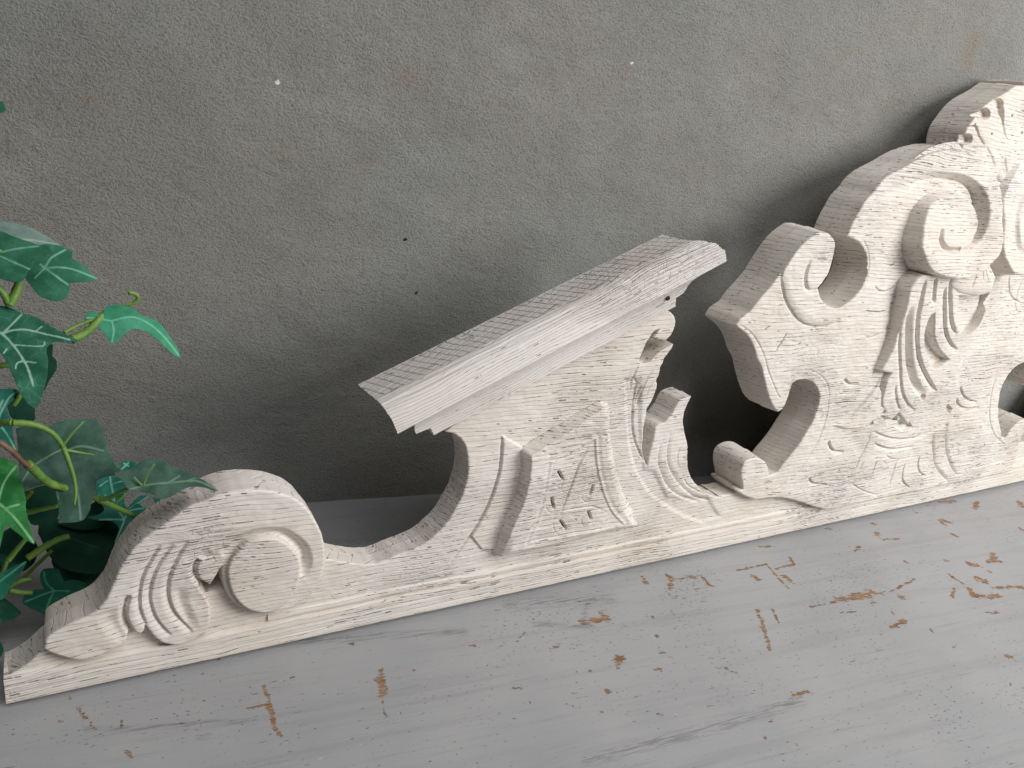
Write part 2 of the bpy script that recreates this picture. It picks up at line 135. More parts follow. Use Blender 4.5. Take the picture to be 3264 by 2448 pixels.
"chips":[[2.9,[172.0,-20.0],[167.0,-30.0]],[3.3,[203.0,-25.0],[206.0,-30.0],[193.0,-44.0]],[1.1,[202.0,-33.0],[230.0,-36.0]],[3.0,[232.0,-34.0],[236.0,-38.0]],[1.9,[248.0,-38.0],[244.0,-54.0],[250.0,-58.0]],[1.6,[302.0,-42.0],[352.0,-44.0]],[3.5,[315.0,-57.0],[316.0,-64.0]],[2.0,[352.0,-44.0],[346.0,-71.0],[344.0,-88.0]],[2.1,[397.0,-42.0],[390.0,-55.0],[358.0,-55.0]],[4.8,[357.0,-71.0],[358.0,-79.0]],[4.7,[394.0,-126.0],[421.0,-129.0],[453.0,-128.0]],[3.2,[414.0,-131.0],[444.0,-135.0]],[1.5,[345.0,-125.0],[388.0,-128.0]],[1.6,[451.0,-133.0],[484.0,-136.0],[541.0,-129.0]],[4.6,[486.0,-148.0],[488.0,-150.0]],[2.8,[447.0,-165.0],[446.0,-167.0]],[3.1,[420.0,-185.0],[450.0,-182.0]],[2.5,[272.0,-109.0],[263.0,-126.0],[251.0,-146.0],[238.0,-164.0]],[1.8,[293.0,-113.0],[283.0,-133.0]],[4.1,[57.0,-62.0],[83.0,-65.0]],[3.9,[84.0,-58.0],[85.0,-69.0]],[1.6,[70.0,-32.0],[78.0,-39.0]],[2.6,[124.0,-107.0],[126.0,-107.0]],[3.8,[113.0,-126.0],[116.0,-128.0]],[3.4,[63.0,-119.0],[54.0,-130.0]],[2.8,[68.0,-121.0],[57.0,-124.0]],[1.8,[90.0,-146.0],[98.0,-148.0]],[2.3,[25.0,-153.0],[27.0,-154.0]],[1.5,[-3.0,-84.0],[11.0,-86.0]],[2.9,[214.0,-223.0],[233.0,-225.0]],[2.9,[594.0,-18.0],[598.0,-19.0]],[3.8,[580.0,-36.0],[575.0,-40.0]],[1.9,[576.0,-51.0],[603.0,-56.0]],[3.3,[772.0,-4.0],[804.0,-9.0]],[4.6,[848.0,-21.0],[822.0,-34.0]],[2.6,[697.0,-14.0],[701.0,-15.0]],[4.2,[723.0,-41.0],[734.0,-48.0]],[3.6,[717.0,-48.0],[718.0,-52.0]],[3.5,[706.0,-72.0],[708.0,-78.0]],[2.2,[505.0,-59.0],[523.0,-52.0]],[4.5,[724.0,-127.0],[705.0,-135.0]],[2.9,[694.0,-135.0],[719.0,-141.0]],[5.2,[660.0,-130.0],[670.0,-136.0]],[2.3,[604.0,-137.0],[604.0,-157.0]],[5.5,[637.0,-157.0],[645.0,-164.0]],[3.2,[643.0,-176.0],[693.0,-190.0]],[5.3,[600.0,-168.0],[599.0,-182.0]],[4.8,[595.0,-178.0],[632.0,-191.0]],[2.1,[579.0,-206.0],[602.0,-214.0]],[2.7,[584.0,-158.0],[561.0,-170.0]],[2.8,[533.0,-269.0],[525.0,-268.0]],[2.2,[483.0,-297.0],[484.0,-297.0]],[5.9,[933.0,-42.0],[922.0,-52.0]],[4.4,[846.0,-97.0],[847.0,-100.0]],[1.8,[162.0,-240.0],[164.0,-240.0]],[1.5,[143.0,-252.0],[142.0,-254.0]],[2.2,[-61.0,-120.0],[-54.0,-121.0]],[0.9,[5.0,-41.0],[16.0,-37.0]],[2.7,[563.0,-98.0],[564.0,-99.0]],[2.8,[628.0,-114.0],[632.0,-115.0]],[2.4,[597.0,-54.0],[600.0,-56.0]],[1.5,[465.0,-234.0],[477.0,-233.0]],[1.7,[369.0,-12.0],[397.0,-18.0]],[1.6,[171.0,-175.0],[175.0,-177.0]],[1.3,[158.0,-165.0],[170.0,-170.0]],[1.8,[505.0,-5.0],[514.0,-10.0]],[0.9,[-30.0,-67.0],[-12.0,-55.0]],[0.9,[102.0,-164.0],[102.0,-170.0]],[2.4,[469.0,-204.0],[467.0,-206.0]],[1.6,[432.0,-145.0],[441.0,-146.0]],[2.0,[136.0,-80.0],[139.0,-80.0]],[1.8,[24.0,-125.0],[25.0,-125.0]],[1.2,[34.0,-87.0],[35.0,-87.0]],[2.4,[674.0,-151.0],[676.0,-153.0]],[1.4,[58.0,-193.0],[62.0,-196.0]],[1.3,[-55.0,-139.0],[-55.0,-141.0]],[1.2,[376.0,-145.0],[400.0,-150.0]],[0.8,[-23.0,-153.0],[-13.0,-162.0]],[1.7,[5.0,-173.0],[6.0,-173.0]],[1.3,[-424.0,-17.0],[-419.0,-32.0]],[1.3,[-416.0,-39.0],[-412.0,-46.0]],[1.7,[-403.0,-61.0],[-403.0,-62.0]],[1.9,[-392.0,-76.0],[-389.0,-83.0]],[1.9,[-278.0,-43.0],[-278.0,-62.0],[-280.0,-78.0],[-279.0,-93.0],[-277.0,-102.0]],[2.6,[-278.0,-67.0],[-278.0,-78.0]],[1.6,[-296.0,-64.0],[-281.0,-65.0]],[0.7,[-273.0,-41.0],[-259.0,-43.0],[-250.0,-41.0]],[3.4,[-174.0,-60.0],[-182.0,-87.0]],[2.6,[-181.0,-70.0],[-176.0,-80.0]],[1.0,[-185.0,-94.0],[-187.0,-109.0]],[1.6,[-190.0,-17.0],[-187.0,-18.0]],[1.7,[-78.0,-56.0],[-73.0,-58.0]],[1.3,[-144.0,-68.0],[-144.0,-71.0]],[1.1,[-393.0,-44.0],[-394.0,-50.0]],[1.2,[-438.0,-29.0],[-436.0,-30.0]],[0.7,[-294.0,-36.0],[-289.0,-43.0]],[1.0,[-205.0,-97.0],[-203.0,-97.0]],[1.2,[-173.0,-112.0],[-172.0,-113.0]],[1.0,[-161.0,-117.0],[-153.0,-118.0]],[0.5,[-156.0,-100.0],[-137.0,-106.0]],[1.0,[-410.0,-53.0],[-406.0,-54.0]],[1.5,[-107.0,-183.0],[-105.0,-183.0]],[2.0,[-278.0,-100.0],[-276.0,-102.0]],[0.9,[-429.0,-5.0],[-428.0,-8.0]],[1.4,[-47.0,-81.0],[-45.0,-82.0]]],
"smudge":[[6.6,[-37.0,-216.0],[5.0,-217.0],[55.0,-222.0],[94.0,-227.0],[139.0,-227.0],[216.0,-231.0]],[3.8,[41.0,-222.0],[81.0,-225.0],[137.0,-229.0]],[3.3,[-418.0,-44.0],[-381.0,-55.0],[-338.0,-66.0],[-294.0,-79.0]],[9.4,[-8.0,-16.0],[47.0,-25.0],[107.0,-39.0]],[5.6,[-254.0,4.0],[-168.0,-14.0],[-76.0,-36.0]],[3.8,[52.0,-65.0],[81.0,-35.0]],[2.6,[-339.0,-81.0],[-331.0,-82.0]],[4.3,[3.0,-49.0],[63.0,-72.0]]],
"scratch":[[0.4,[-272.0,-132.0],[-250.0,-134.0],[-230.0,-135.0],[-208.0,-129.0],[-181.0,-115.0],[-158.0,-101.0],[-128.0,-78.0]],[0.5,[81.0,-228.0],[99.0,-215.0]],[0.3,[-230.0,-73.0],[-218.0,-67.0]],[0.6,[694.0,119.0],[696.0,117.0]],[0.5,[-37.0,-77.0],[-9.0,-55.0]],[0.3,[73.0,-200.0],[126.0,-194.0]],[1.3,[256.0,-264.0],[257.0,-264.0]],[1.2,[544.0,-217.0],[546.0,-218.0]],[1.2,[359.0,-121.0],[359.0,-121.0]]],
"flecks":[[-0.0564,0.4799,6.0],[0.099,0.3526,3.0],[-0.0256,0.308,2.5],[-0.118,0.407,2.0],[-0.0521,0.457,2.0],[0.3117,0.5486,5.0],[0.3499,0.5812,3.0],[0.1963,0.5351,2.5],[0.6106,0.6151,3.0],[0.2858,0.5289,1.5],[0.3126,0.5539,2.0]],
"darks":[[0.0695,0.5591,2.5],[-0.1494,0.3294,2.0],[0.0832,0.3361,5.0],[0.1029,0.2756,5.0],[0.3815,0.6152,2.5],[0.4224,0.6153,3.0],[0.704,0.6244,2.5],[0.7282,0.567,2.5],[0.6844,0.6613,2.0]],
"rust":[[0.0357,0.4135,22.0],[0.1311,0.3549,14.0],[-0.0416,0.3121,10.0],[-0.0158,0.3136,10.0],[-0.2162,0.4423,14.0],[-0.0467,0.4132,18.0],[0.6003,0.6014,14.0],[0.2459,0.3738,12.0],[0.3911,0.4458,10.0],[0.6515,0.5236,10.0]]}''')
SC = bpy.context.scene
COL = SC.collection

# ------------------------------------------------------------------ camera
cam = bpy.data.cameras.new('camera'); cam.sensor_width = 36.0; cam.lens = 36.0 * 2560 / 3264
cam.clip_start = 0.01; cam.clip_end = 50
co = bpy.data.objects.new('camera', cam); COL.objects.link(co)
cx_, cy_, cz_ = D2['cam'][1]
M = Matrix(((cx_[0], cy_[0], cz_[0]), (cx_[1], cy_[1], cz_[1]), (cx_[2], cy_[2], cz_[2]))).to_4x4()
M.translation = D2['cam'][0]
co.matrix_world = M
SC.camera = co

# ------------------------------------------------------------------ world and light
w = bpy.data.worlds.new('World'); SC.world = w; w.use_nodes = True
bg = w.node_tree.nodes['Background']; bg.inputs['Color'].default_value = (1.0, 0.92, 0.86, 1); bg.inputs['Strength'].default_value = 0.05

def area(name, loc, target, sx, sy, power, color):
    l = bpy.data.lights.new(name, 'AREA'); l.shape = 'RECTANGLE'; l.size = sx; l.size_y = sy; l.energy = power; l.color = color
    o = bpy.data.objects.new(name, l); COL.objects.link(o); o.location = loc
    o.rotation_euler = (Vector(target) - Vector(loc)).to_track_quat('-Z', 'Y').to_euler()
    return o
area('window_light', (1.75, -1.6, 1.35), (0.45, 0.15, 0.2), 1.35, 1.25, 74, (1.0, 0.985, 0.965))
area('room_light', (0.05, -1.0, 2.15), (0.1, 0.0, 0.1), 1.5, 1.2, 24, (0.98, 0.99, 1.0))
SC.view_settings.view_transform = 'Standard'; SC.view_settings.look = 'None'
SC.view_settings.exposure = -0.14; SC.view_settings.gamma = 1.0; SC.view_settings.use_curve_mapping = False

# ------------------------------------------------------------------ node helpers
def mat(name):
    m = bpy.data.materials.new(name); m.use_nodes = True
    nt = m.node_tree; b = nt.nodes['Principled BSDF']
    return m, nt, b
class NB:
    def __init__(s, nt): s.nt = nt
    def n(s, t, **k):
        o = s.nt.nodes.new(t)
        for a, v in k.items(): setattr(o, a, v)
        return o
    def link(s, a, b): s.nt.links.new(a, b)
    def val(s, sock, v):
        if isinstance(v, bpy.types.NodeSocket): s.link(v, sock)
        else: sock.default_value = v
    def math(s, op, a, b=0.0, c=0.0, clamp=False):
        o = s.n('ShaderNodeMath', operation=op); o.use_clamp = clamp
        s.val(o.inputs[0], a); s.val(o.inputs[1], b); s.val(o.inputs[2], c)
        return o.outputs[0]
    def noise(s, vec, scale, detail=2.0, rough=0.5, dist=0.0):
        o = s.n('ShaderNodeTexNoise'); s.val(o.inputs['Vector'], vec)
        o.inputs['Scale'].default_value = scale; o.inputs['Detail'].default_value = detail
        o.inputs['Roughness'].default_value = rough; o.inputs['Distortion'].default_value = dist
        return o.outputs['Fac']
    def mapv(s, vec, sc=(1, 1, 1), loc=(0, 0, 0), rot=(0, 0, 0)):
        o = s.n('ShaderNodeMapping'); s.val(o.inputs['Vector'], vec)
        o.inputs['Scale'].default_value = sc; o.inputs['Location'].default_value = loc; o.inputs['Rotation'].default_value = rot
        return o.outputs[0]
    def comb(s, x, y, z):
        o = s.n('ShaderNodeCombineXYZ'); s.val(o.inputs[0], x); s.val(o.inputs[1], y); s.val(o.inputs[2], z); return o.outputs[0]
    def sep(s, v):
        o = s.n('ShaderNodeSeparateXYZ'); s.val(o.inputs[0], v); return o.outputs
    def ramp(s, v, a, b, lo=0.0, hi=1.0, smooth=True):
        o = s.n('ShaderNodeMapRange'); o.interpolation_type = 'SMOOTHSTEP' if smooth else 'LINEAR'
        s.val(o.inputs[0], v); o.inputs[1].default_value = a; o.inputs[2].default_value = b
        o.inputs[3].default_value = lo; o.inputs[4].default_value = hi
        return o.outputs[0]
    def mix(s, f, a, b):
        o = s.n('ShaderNodeMix', data_type='RGBA'); s.val(o.inputs[0], f)
        for i, v in ((6, a), (7, b)):
            if isinstance(v, bpy.types.NodeSocket): s.link(v, o.inputs[i])
            else: o.inputs[i].default_value = (*v, 1)
        return o.outputs[2]
    def obj(s): return s.n('ShaderNodeTexCoord').outputs['Object']
    def attr(s, name): return s.n('ShaderNodeAttribute', attribute_name=name).outputs['Fac']
    def bump(s, h, strength, dist, prev=None):
        o = s.n('ShaderNodeBump'); o.inputs['Strength'].default_value = strength; o.inputs['Distance'].default_value = dist
        s.val(o.inputs['Height'], h)
        if prev is not None: s.link(prev, o.inputs['Normal'])
        return o.outputs[0]

def wood_material(name, rows=205.0, dark=.70, tone=(0.745, 0.692, 0.640), seed=0.0, flute=False):
    """white-limed open-pored oak: rows of short dark pore dashes that run along the grain"""
    m, nt, b = mat(name); g = NB(nt)
    P = g.mapv(g.obj(), loc=(seed, seed * .3, seed * .7))
    x, y, z = g.sep(P)
    warp = g.noise(g.mapv(P, sc=(4, 9, 14)), 1.0, 3, .55)
    warp2 = g.noise(g.mapv(P, sc=(28, 40, 45)), 1.0, 2, .5)
    zz = g.math('ADD', z, g.math('MULTIPLY', warp, 0.028))
    zz = g.math('ADD', zz, g.math('MULTIPLY', warp2, 0.0035))
    zz = g.math('ADD', zz, g.math('MULTIPLY', y, 0.10))
    region = g.noise(g.mapv(P, sc=(7, 7, 11), loc=(3, 1, 2)), 1.0, 2)
    def pores(freq, xs, off, lo, hi):
        v = g.math('MULTIPLY', zz, freq)
        fr = g.math('FRACT', v); row = g.math('FLOOR', v)
        tri = g.math('ABSOLUTE', g.math('SUBTRACT', fr, 0.5))
        line = g.ramp(tri, 0.01, 0.10, 1.0, 0.0)
        gate = g.noise(g.comb(g.math('MULTIPLY', x, xs), g.math('MULTIPLY', y, 150.0), g.math('MULTIPLY_ADD', row, 17.31, off)), 1.0, 1.5, .6)
        gate = g.ramp(g.math('ADD', gate, g.math('MULTIPLY', g.math('SUBTRACT', region, 0.5), 0.55)), lo, hi)
        return g.math('MULTIPLY', line, gate), g.math('ADD', line, g.math('MULTIPLY', fr, -.55))
    p1, l1 = pores(rows, 62.0, 0.0, 0.55, 0.60)
    p2, l2 = pores(rows * 1.9, 190.0, 5.0, 0.66, 0.71)
    p3, l3 = pores(rows * .5, 60.0, 9.0, 0.60, 0.66)
    teeth = g.ramp(g.noise(g.mapv(P, sc=(420, 260, 300)), 1.0, 1, .5), .36, .52, .25, 1.0)
    pore = g.math('MAXIMUM', g.math('MULTIPLY', p1, teeth), g.math('MAXIMUM', g.math('MULTIPLY', p2, 0.7), p3))
    fib = g.noise(g.mapv(P, sc=(45, 260, 620)), 1.0, 3, .6)
    lump = g.noise(P, 85.0, 3, .55)
    lump2 = g.noise(g.mapv(P, sc=(60, 200, 200), rot=(0, .5, 0)), 1.0, 2, .5)
    h = g.math('ADD', g.math('MULTIPLY', pore, -1.3), g.math('MULTIPLY', fib, 0.45))
    h = g.math('ADD', h, g.math('MULTIPLY', g.math('MAXIMUM', l1, g.math('MULTIPLY', l2, g.ramp(region, .45, .6))), -0.55))
    h = g.math('ADD', h, g.math('MULTIPLY', lump, 0.5)); h = g.math('ADD', h, g.math('MULTIPLY', lump2, 0.35))
    # wandering cracks in the thick paint, across the rows
    cr = g.n('ShaderNodeTexVoronoi', feature='DISTANCE_TO_EDGE'); g.link(g.mapv(P, sc=(95, 95, 150)), cr.inputs['Vector']); cr.inputs['Scale'].default_value = 1.0
    cl = g.math('MULTIPLY', g.ramp(cr.outputs['Distance'], 0.0, 0.05, 1.0, 0.0), g.ramp(region, .52, .68))
    h = g.math('ADD', h, g.math('MULTIPLY', cl, -0.35))
    nrm = g.bump(h, 1.0, 0.00085)
    darkgate = g.ramp(g.noise(g.mapv(P, sc=(120, 120, 260), loc=(5, 5, 5)), 1.0, 1), 0.40, 0.58)
    stain = g.noise(P, 9.0, 3, .55)
    base = g.mix(g.ramp(stain, .35, .72), tone, (tone[0] * .93, tone[1] * .905, tone[2] * .87))
    base = g.mix(g.math('MULTIPLY', g.ramp(g.noise(P, 31.0, 2), .62, .78), .22), base, (0.55, 0.46, 0.36))
    c = g.mix(g.math('MULTIPLY', g.math('MULTIPLY', pore, g.math('MULTIPLY_ADD', darkgate, 0.50, 0.36)), dark), base, (0.09, 0.06, 0.045))
    c = g.mix(g.math('MULTIPLY', cl, .10), c, (0.3, .24, .2))
    c = g.mix(g.ramp(g.math('MULTIPLY', g.attr('grime'), g.math('MULTIPLY_ADD', g.noise(P, 260.0, 2), .8, .6)), .05, .95), c, (0.085, 0.050, 0.035))
    if flute: c = g.mix(g.math('MULTIPLY', g.attr('kerf'), .35), c, (0.30, .235, .175))
    g.link(c, b.inputs['Base Color']); b.inputs['Roughness'].default_value = 0.62
    b.inputs['Specular IOR Level'].default_value = 0.3
    g.link(nrm, b.inputs['Normal'])
    return m
M_WOOD = wood_material('limed_oak')
M_CAP = wood_material('weathered_cap_oak', rows=330, dark=.4, tone=(0.76, 0.725, 0.69), seed=1.3, flute=True)

def simple(name, col, rough=.6):
    m, nt, b = mat(name); b.inputs['Base Color'].default_value = (*col, 1); b.inputs['Roughness'].default_value = rough; return m
M_HOLE = simple('dark_hole', (0.02, 0.012, 0.01), .9)  # near-black colour stands for the shade inside the nail hole

def plaster():
    m, nt, b = mat('grey_plaster'); g = NB(nt); P = g.obj()
    big = g.noise(P, 2.6, 4, .6); mid = g.noise(P, 11.0, 3, .6)
    grain = g.noise(g.mapv(P, sc=(380, 380, 520), rot=(0, .5, 0)), 1.0, 3, .7); grain2 = g.noise(P, 760.0, 2, .6); soft = g.noise(P, 14.0, 3, .6)
    c = g.mix(g.ramp(big, .35, .62), (0.285, 0.276, 0.252), (0.280, 0.290, 0.278))
    c = g.mix(g.ramp(g.noise(g.mapv(P, sc=(5, 5, 9), rot=(0, .8, 0)), 1.0, 4, .65), .5, .66, 0, .38), c, (0.36, 0.355, 0.335))
    c = g.mix(g.ramp(mid, .35, .7, 0, .4), c, (0.216, 0.210, 0.192))
    spot = g.ramp(g.noise(P, 17.0, 2, .5), .66, .8, 0, .45)
    c = g.mix(spot, c, (0.27, 0.215, 0.16))
    rust = g.math('MULTIPLY', g.ramp(g.attr('rust'), .1, .9, 0, .32), g.ramp(g.noise(P, 140, 3), .38, .6))
    c = g.mix(rust, c, (0.26, 0.17, 0.085))
    c = g.mix(g.ramp(grain, .32, .55, .45, 0), c, (0.10, .095, .09))
    fl = g.math('ADD', g.attr('fleck'), g.math('MULTIPLY', g.math('SUBTRACT', g.noise(P, 420, 2), .5), .9))
    fl = g.ramp(fl, .38, .5)
    c = g.mix(fl, c, (0.8, .79, .76))
    pit = g.ramp(g.math('ADD', g.attr('pit'), g.math('MULTIPLY', g.math('SUBTRACT', g.noise(P, 420, 2), .5), .8)), .4, .55)
    c = g.mix(pit, c, (0.03, .027, .025))
    h = g.math('ADD', g.math('MULTIPLY', grain, 1.0), g.math('MULTIPLY', grain2, .45))
    trow = g.noise(g.mapv(P, sc=(9, 9, 16), rot=(0, .7, 0)), 1.0, 4, .7)
    h = g.math('ADD', h, g.math('MULTIPLY', g.ramp(trow, .44, .60), .35))
    h = g.math('ADD', h, g.math('MULTIPLY', soft, 1.5)); h = g.math('ADD', h, g.math('MULTIPLY', pit, -1.0))
    g.link(c, b.inputs['Base Color']); b.inputs['Roughness'].default_value = .93; b.inputs['Specular IOR Level'].default_value = .15
    g.link(g.bump(h, 1.0, 0.0016), b.inputs['Normal'])
    return m

def table_paint():
    m, nt, b = mat('worn_grey_paint'); g = NB(nt); P = g.mapv(g.obj(), rot=(0, 0, math.radians(6)))
    streak = g.noise(g.mapv(P, sc=(9, 260, 1)), 1.0, 4, .65)
    streak2 = g.noise(g.mapv(P, sc=(2.5, 55, 1)), 1.0, 3, .6)
    big = g.noise(P, 5.0, 3, .55)
    c = g.mix(g.ramp(big, .3, .7), (0.315, 0.317, 0.326), (0.362, 0.362, 0.368))
    c = g.mix(g.ramp(streak2, .48, .72, 0, .28), c, (0.22, .22, .225))
    c = g.mix(g.ramp(streak, .54, .76, 0, .32), c, (0.17, .167, .17))
    c = g.mix(g.ramp(streak, .42, .25, 0, .15), c, (0.42, .42, .43))
    # smudges rubbed along the brush marks
    sm = g.math('MULTIPLY', g.ramp(g.attr('smudge'), -.6, 1, 0, .7), g.ramp(g.noise(g.mapv(P, sc=(30, 420, 1)), 1.0, 3, .7), .42, .62, 0, .85))
    c = g.mix(sm, c, (0.11, .105, .11))
    # fine dark wear specks
    sp = g.noise(g.mapv(P, sc=(210, 330, 1)), 1.0, 2, .6); dens = g.noise(P, 7.0, 3, .6)
    spm = g.ramp(g.math('ADD', sp, g.math('MULTIPLY', dens, .34)), .83, .89, 0, .75)
    c = g.mix(spm, c, (0.10, .09, .085))
    dash = g.ramp(g.math('ADD', g.noise(g.mapv(P, sc=(55, 330, 1), loc=(7, 3, 0)), 1.0, 2, .6), g.math('MULTIPLY', dens, .25)), .82, .86, 0, .8)
    c = g.mix(dash, c, (0.13, .10, .085))
    # chips down to bare wood, ragged along the grain
    rag = g.noise(g.mapv(P, sc=(70, 420, 1)), 1.0, 3, .7)
    rag2 = g.noise(P, 110, 2, .6)
    ch = g.math('ADD', g.attr('chip'), g.math('ADD', g.math('MULTIPLY', g.math('SUBTRACT', rag, .5), 4.6), g.math('MULTIPLY', g.math('SUBTRACT', rag2, .5), 3.2)))
    chm = g.ramp(ch, .22, .34)
    wl = g.noise(g.mapv(P, sc=(30, 700, 1)), 1.0, 3, .7)
    shadeside = g.noise(P, 3.0, 1)
    wood = g.mix(g.ramp(wl, .35, .65), (0.16, 0.085, 0.045), (0.38, 0.235, 0.130))
    wood = g.mix(g.ramp(rag2, .5, .72, 0, .5), wood, (0.10, .06, .045))
    rim = g.ramp(ch, .06, .24, 0, .5)
    c = g.mix(rim, c, (0.26, .2, .16))
    c = g.mix(chm, c, wood)
    # thin pale scratches
    scm = g.ramp(g.attr('scratch'), .2, .8, 0, .55)
    c = g.mix(scm, c, (0.62, .62, .64))
    h = g.math('ADD', g.math('MULTIPLY', streak, .35), g.math('MULTIPLY', chm, -1.0)); h = g.math('ADD', h, g.math('MULTIPLY', spm, -.4))
    h = g.math('ADD', h, g.math('MULTIPLY', g.noise(P, 300, 2), .18))
    g.link(c, b.inputs['Base Color']); g.link(g.ramp(chm, 0, 1, .42, .8), b.inputs['Roughness']); b.inputs['Specular IOR Level'].default_value = .35
    g.link(g.bump(h, .8, 0.0006), b.inputs['Normal'])
    return m

def leaf_material(name, top, light, vein, rough=.7, trans=.12):
    m, nt, b = mat(name); g = NB(nt); P = g.obj()
    n1 = g.noise(P, 60, 3, .6); n2 = g.noise(P, 190, 2, .6)
    c = g.mix(g.ramp(n1, .35, .7), top, light)
    c = g.mix(g.ramp(n2, .55, .75, 0, .25), c, light)
    # printed marbling round the veins, as on cloth ivy
    web = g.n('ShaderNodeTexVoronoi', feature='DISTANCE_TO_EDGE'); g.link(P, web.inputs['Vector']); web.inputs['Scale'].default_value = 120
    wv = g.math('MULTIPLY', g.ramp(web.outputs['Distance'], 0, .06, .12, 0), g.ramp(n1, .42, .6))
    c = g.mix(wv, c, vein)
    vm = g.ramp(g.math('ADD', g.attr('vein'), g.math('MULTIPLY', g.math('SUBTRACT', n2, .5), .5)), .35, .9, 0, .85)
    c = g.mix(vm, c, vein)
    g.link(c, b.inputs['Base Color']); b.inputs['Roughness'].default_value = rough; b.inputs['Specular IOR Level'].default_value = .15
    g.link(g.bump(g.math('ADD', g.math('MULTIPLY', n2, .4), g.math('MULTIPLY', g.attr('vein'), .8)), .7, .0006), b.inputs['Normal'])
    return m
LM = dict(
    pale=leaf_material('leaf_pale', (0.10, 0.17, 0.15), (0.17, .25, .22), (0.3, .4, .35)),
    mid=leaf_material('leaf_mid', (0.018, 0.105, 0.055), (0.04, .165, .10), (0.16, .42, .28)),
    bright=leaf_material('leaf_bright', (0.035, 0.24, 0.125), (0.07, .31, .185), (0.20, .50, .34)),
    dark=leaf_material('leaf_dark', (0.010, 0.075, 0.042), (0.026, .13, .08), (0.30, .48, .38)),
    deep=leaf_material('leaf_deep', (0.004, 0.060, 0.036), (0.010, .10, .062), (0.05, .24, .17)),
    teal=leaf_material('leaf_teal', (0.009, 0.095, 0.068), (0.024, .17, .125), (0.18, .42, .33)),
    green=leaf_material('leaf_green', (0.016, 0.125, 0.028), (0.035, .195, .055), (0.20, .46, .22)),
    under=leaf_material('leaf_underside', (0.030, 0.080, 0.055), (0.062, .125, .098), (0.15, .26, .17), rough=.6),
    black=leaf_material('leaf_shadowed', (0.006, 0.040, 0.024), (0.010, .06, .034), (0.02, .09, .05)))  # darker copy: shade deep in the ivy is put into the leaf colour
def stem_mat(name, a, bcol):
    m, nt, b = mat(name); g = NB(nt); P = g.obj()
    c = g.mix(g.ramp(g.noise(P, 45, 3), .35, .65), a, bcol); g.link(c, b.inputs['Base Color']); b.inputs['Roughness'].default_value = .5
    g.link(g.bump(g.noise(P, 400, 2), .5, .0005), b.inputs['Normal']); return m
M_STEM = stem_mat('green_stem', (0.085, 0.185, 0.028), (0.15, .27, .045))
M_BARK = stem_mat('brown_stem', (0.11, 0.055, 0.03), (0.22, .13, .08))
M_WALL = plaster(); M_TABLE = table_paint()

# ------------------------------------------------------------------ geometry helpers
def link(name, me, material, parent=None):
    o = bpy.data.objects.new(name, me); COL.objects.link(o)
    if material: me.materials.append(material)
    if parent: o.parent = parent
    return o
def spline(pts, closed=True, step=4):
    """Catmull-Rom through mm points; a third value of 1 marks a sharp corner"""
    n = len(pts); P = [np.array(p[:2], float) / 1000 for p in pts]; C = [len(p) > 2 and p[2] for p in pts]
    out = []
    for i in range(n if closed else n - 1):
        p1, p2 = P[i], P[(i + 1) % n]
        p0 = P[(i - 1) % n] if (closed or i > 0) else p1
        p3 = P[(i + 2) % n] if (closed or i < n - 2) else p2
        m1 = (p2 - p1) if C[i] else (p2 - p0) * .5
        m2 = (p2 - p1) if C[(i + 1) % n] else (p3 - p1) * .5
        L = np.linalg.norm(p2 - p1)
        for mm in (m1, m2):
            l = np.linalg.norm(mm)
            if l > L * 1.2 and l > 0: mm *= L * 1.2 / l
        if C[i] and C[(i + 1) % n]: out.append(p1); continue
        for k in range(step):
            t = k / step; t2 = t * t; t3 = t2 * t
            out.append((2*t3 - 3*t2 + 1) * p1 + (t3 - 2*t2 + t) * m1 + (-2*t3 + 3*t2) * p2 + (t3 - t2) * m2)
    if not closed: out.append(P[-1])
    return np.array(out)
def vnoise(X, Z, sx, sz, seed):
    r = np.random.RandomState(seed).rand(256, 256).astype(np.float32)
    u = X / sx + 1000; v = Z / sz + 1000
    i = np.floor(u).astype(int); j = np.floor(v).astype(int); fu = u - i; fv = v - j
    fu = fu * fu * (3 - 2 * fu); fv = fv * fv * (3 - 2 * fv)
    a = r[i % 256, j % 256]; b = r[(i+1) % 256, j % 256]; c = r[i % 256, (j+1) % 256]; d = r[(i+1) % 256, (j+1) % 256]
    return (a * (1-fu) + b * fu) * (1-fv) + (c * (1-fu) + d * fu) * fv - .5

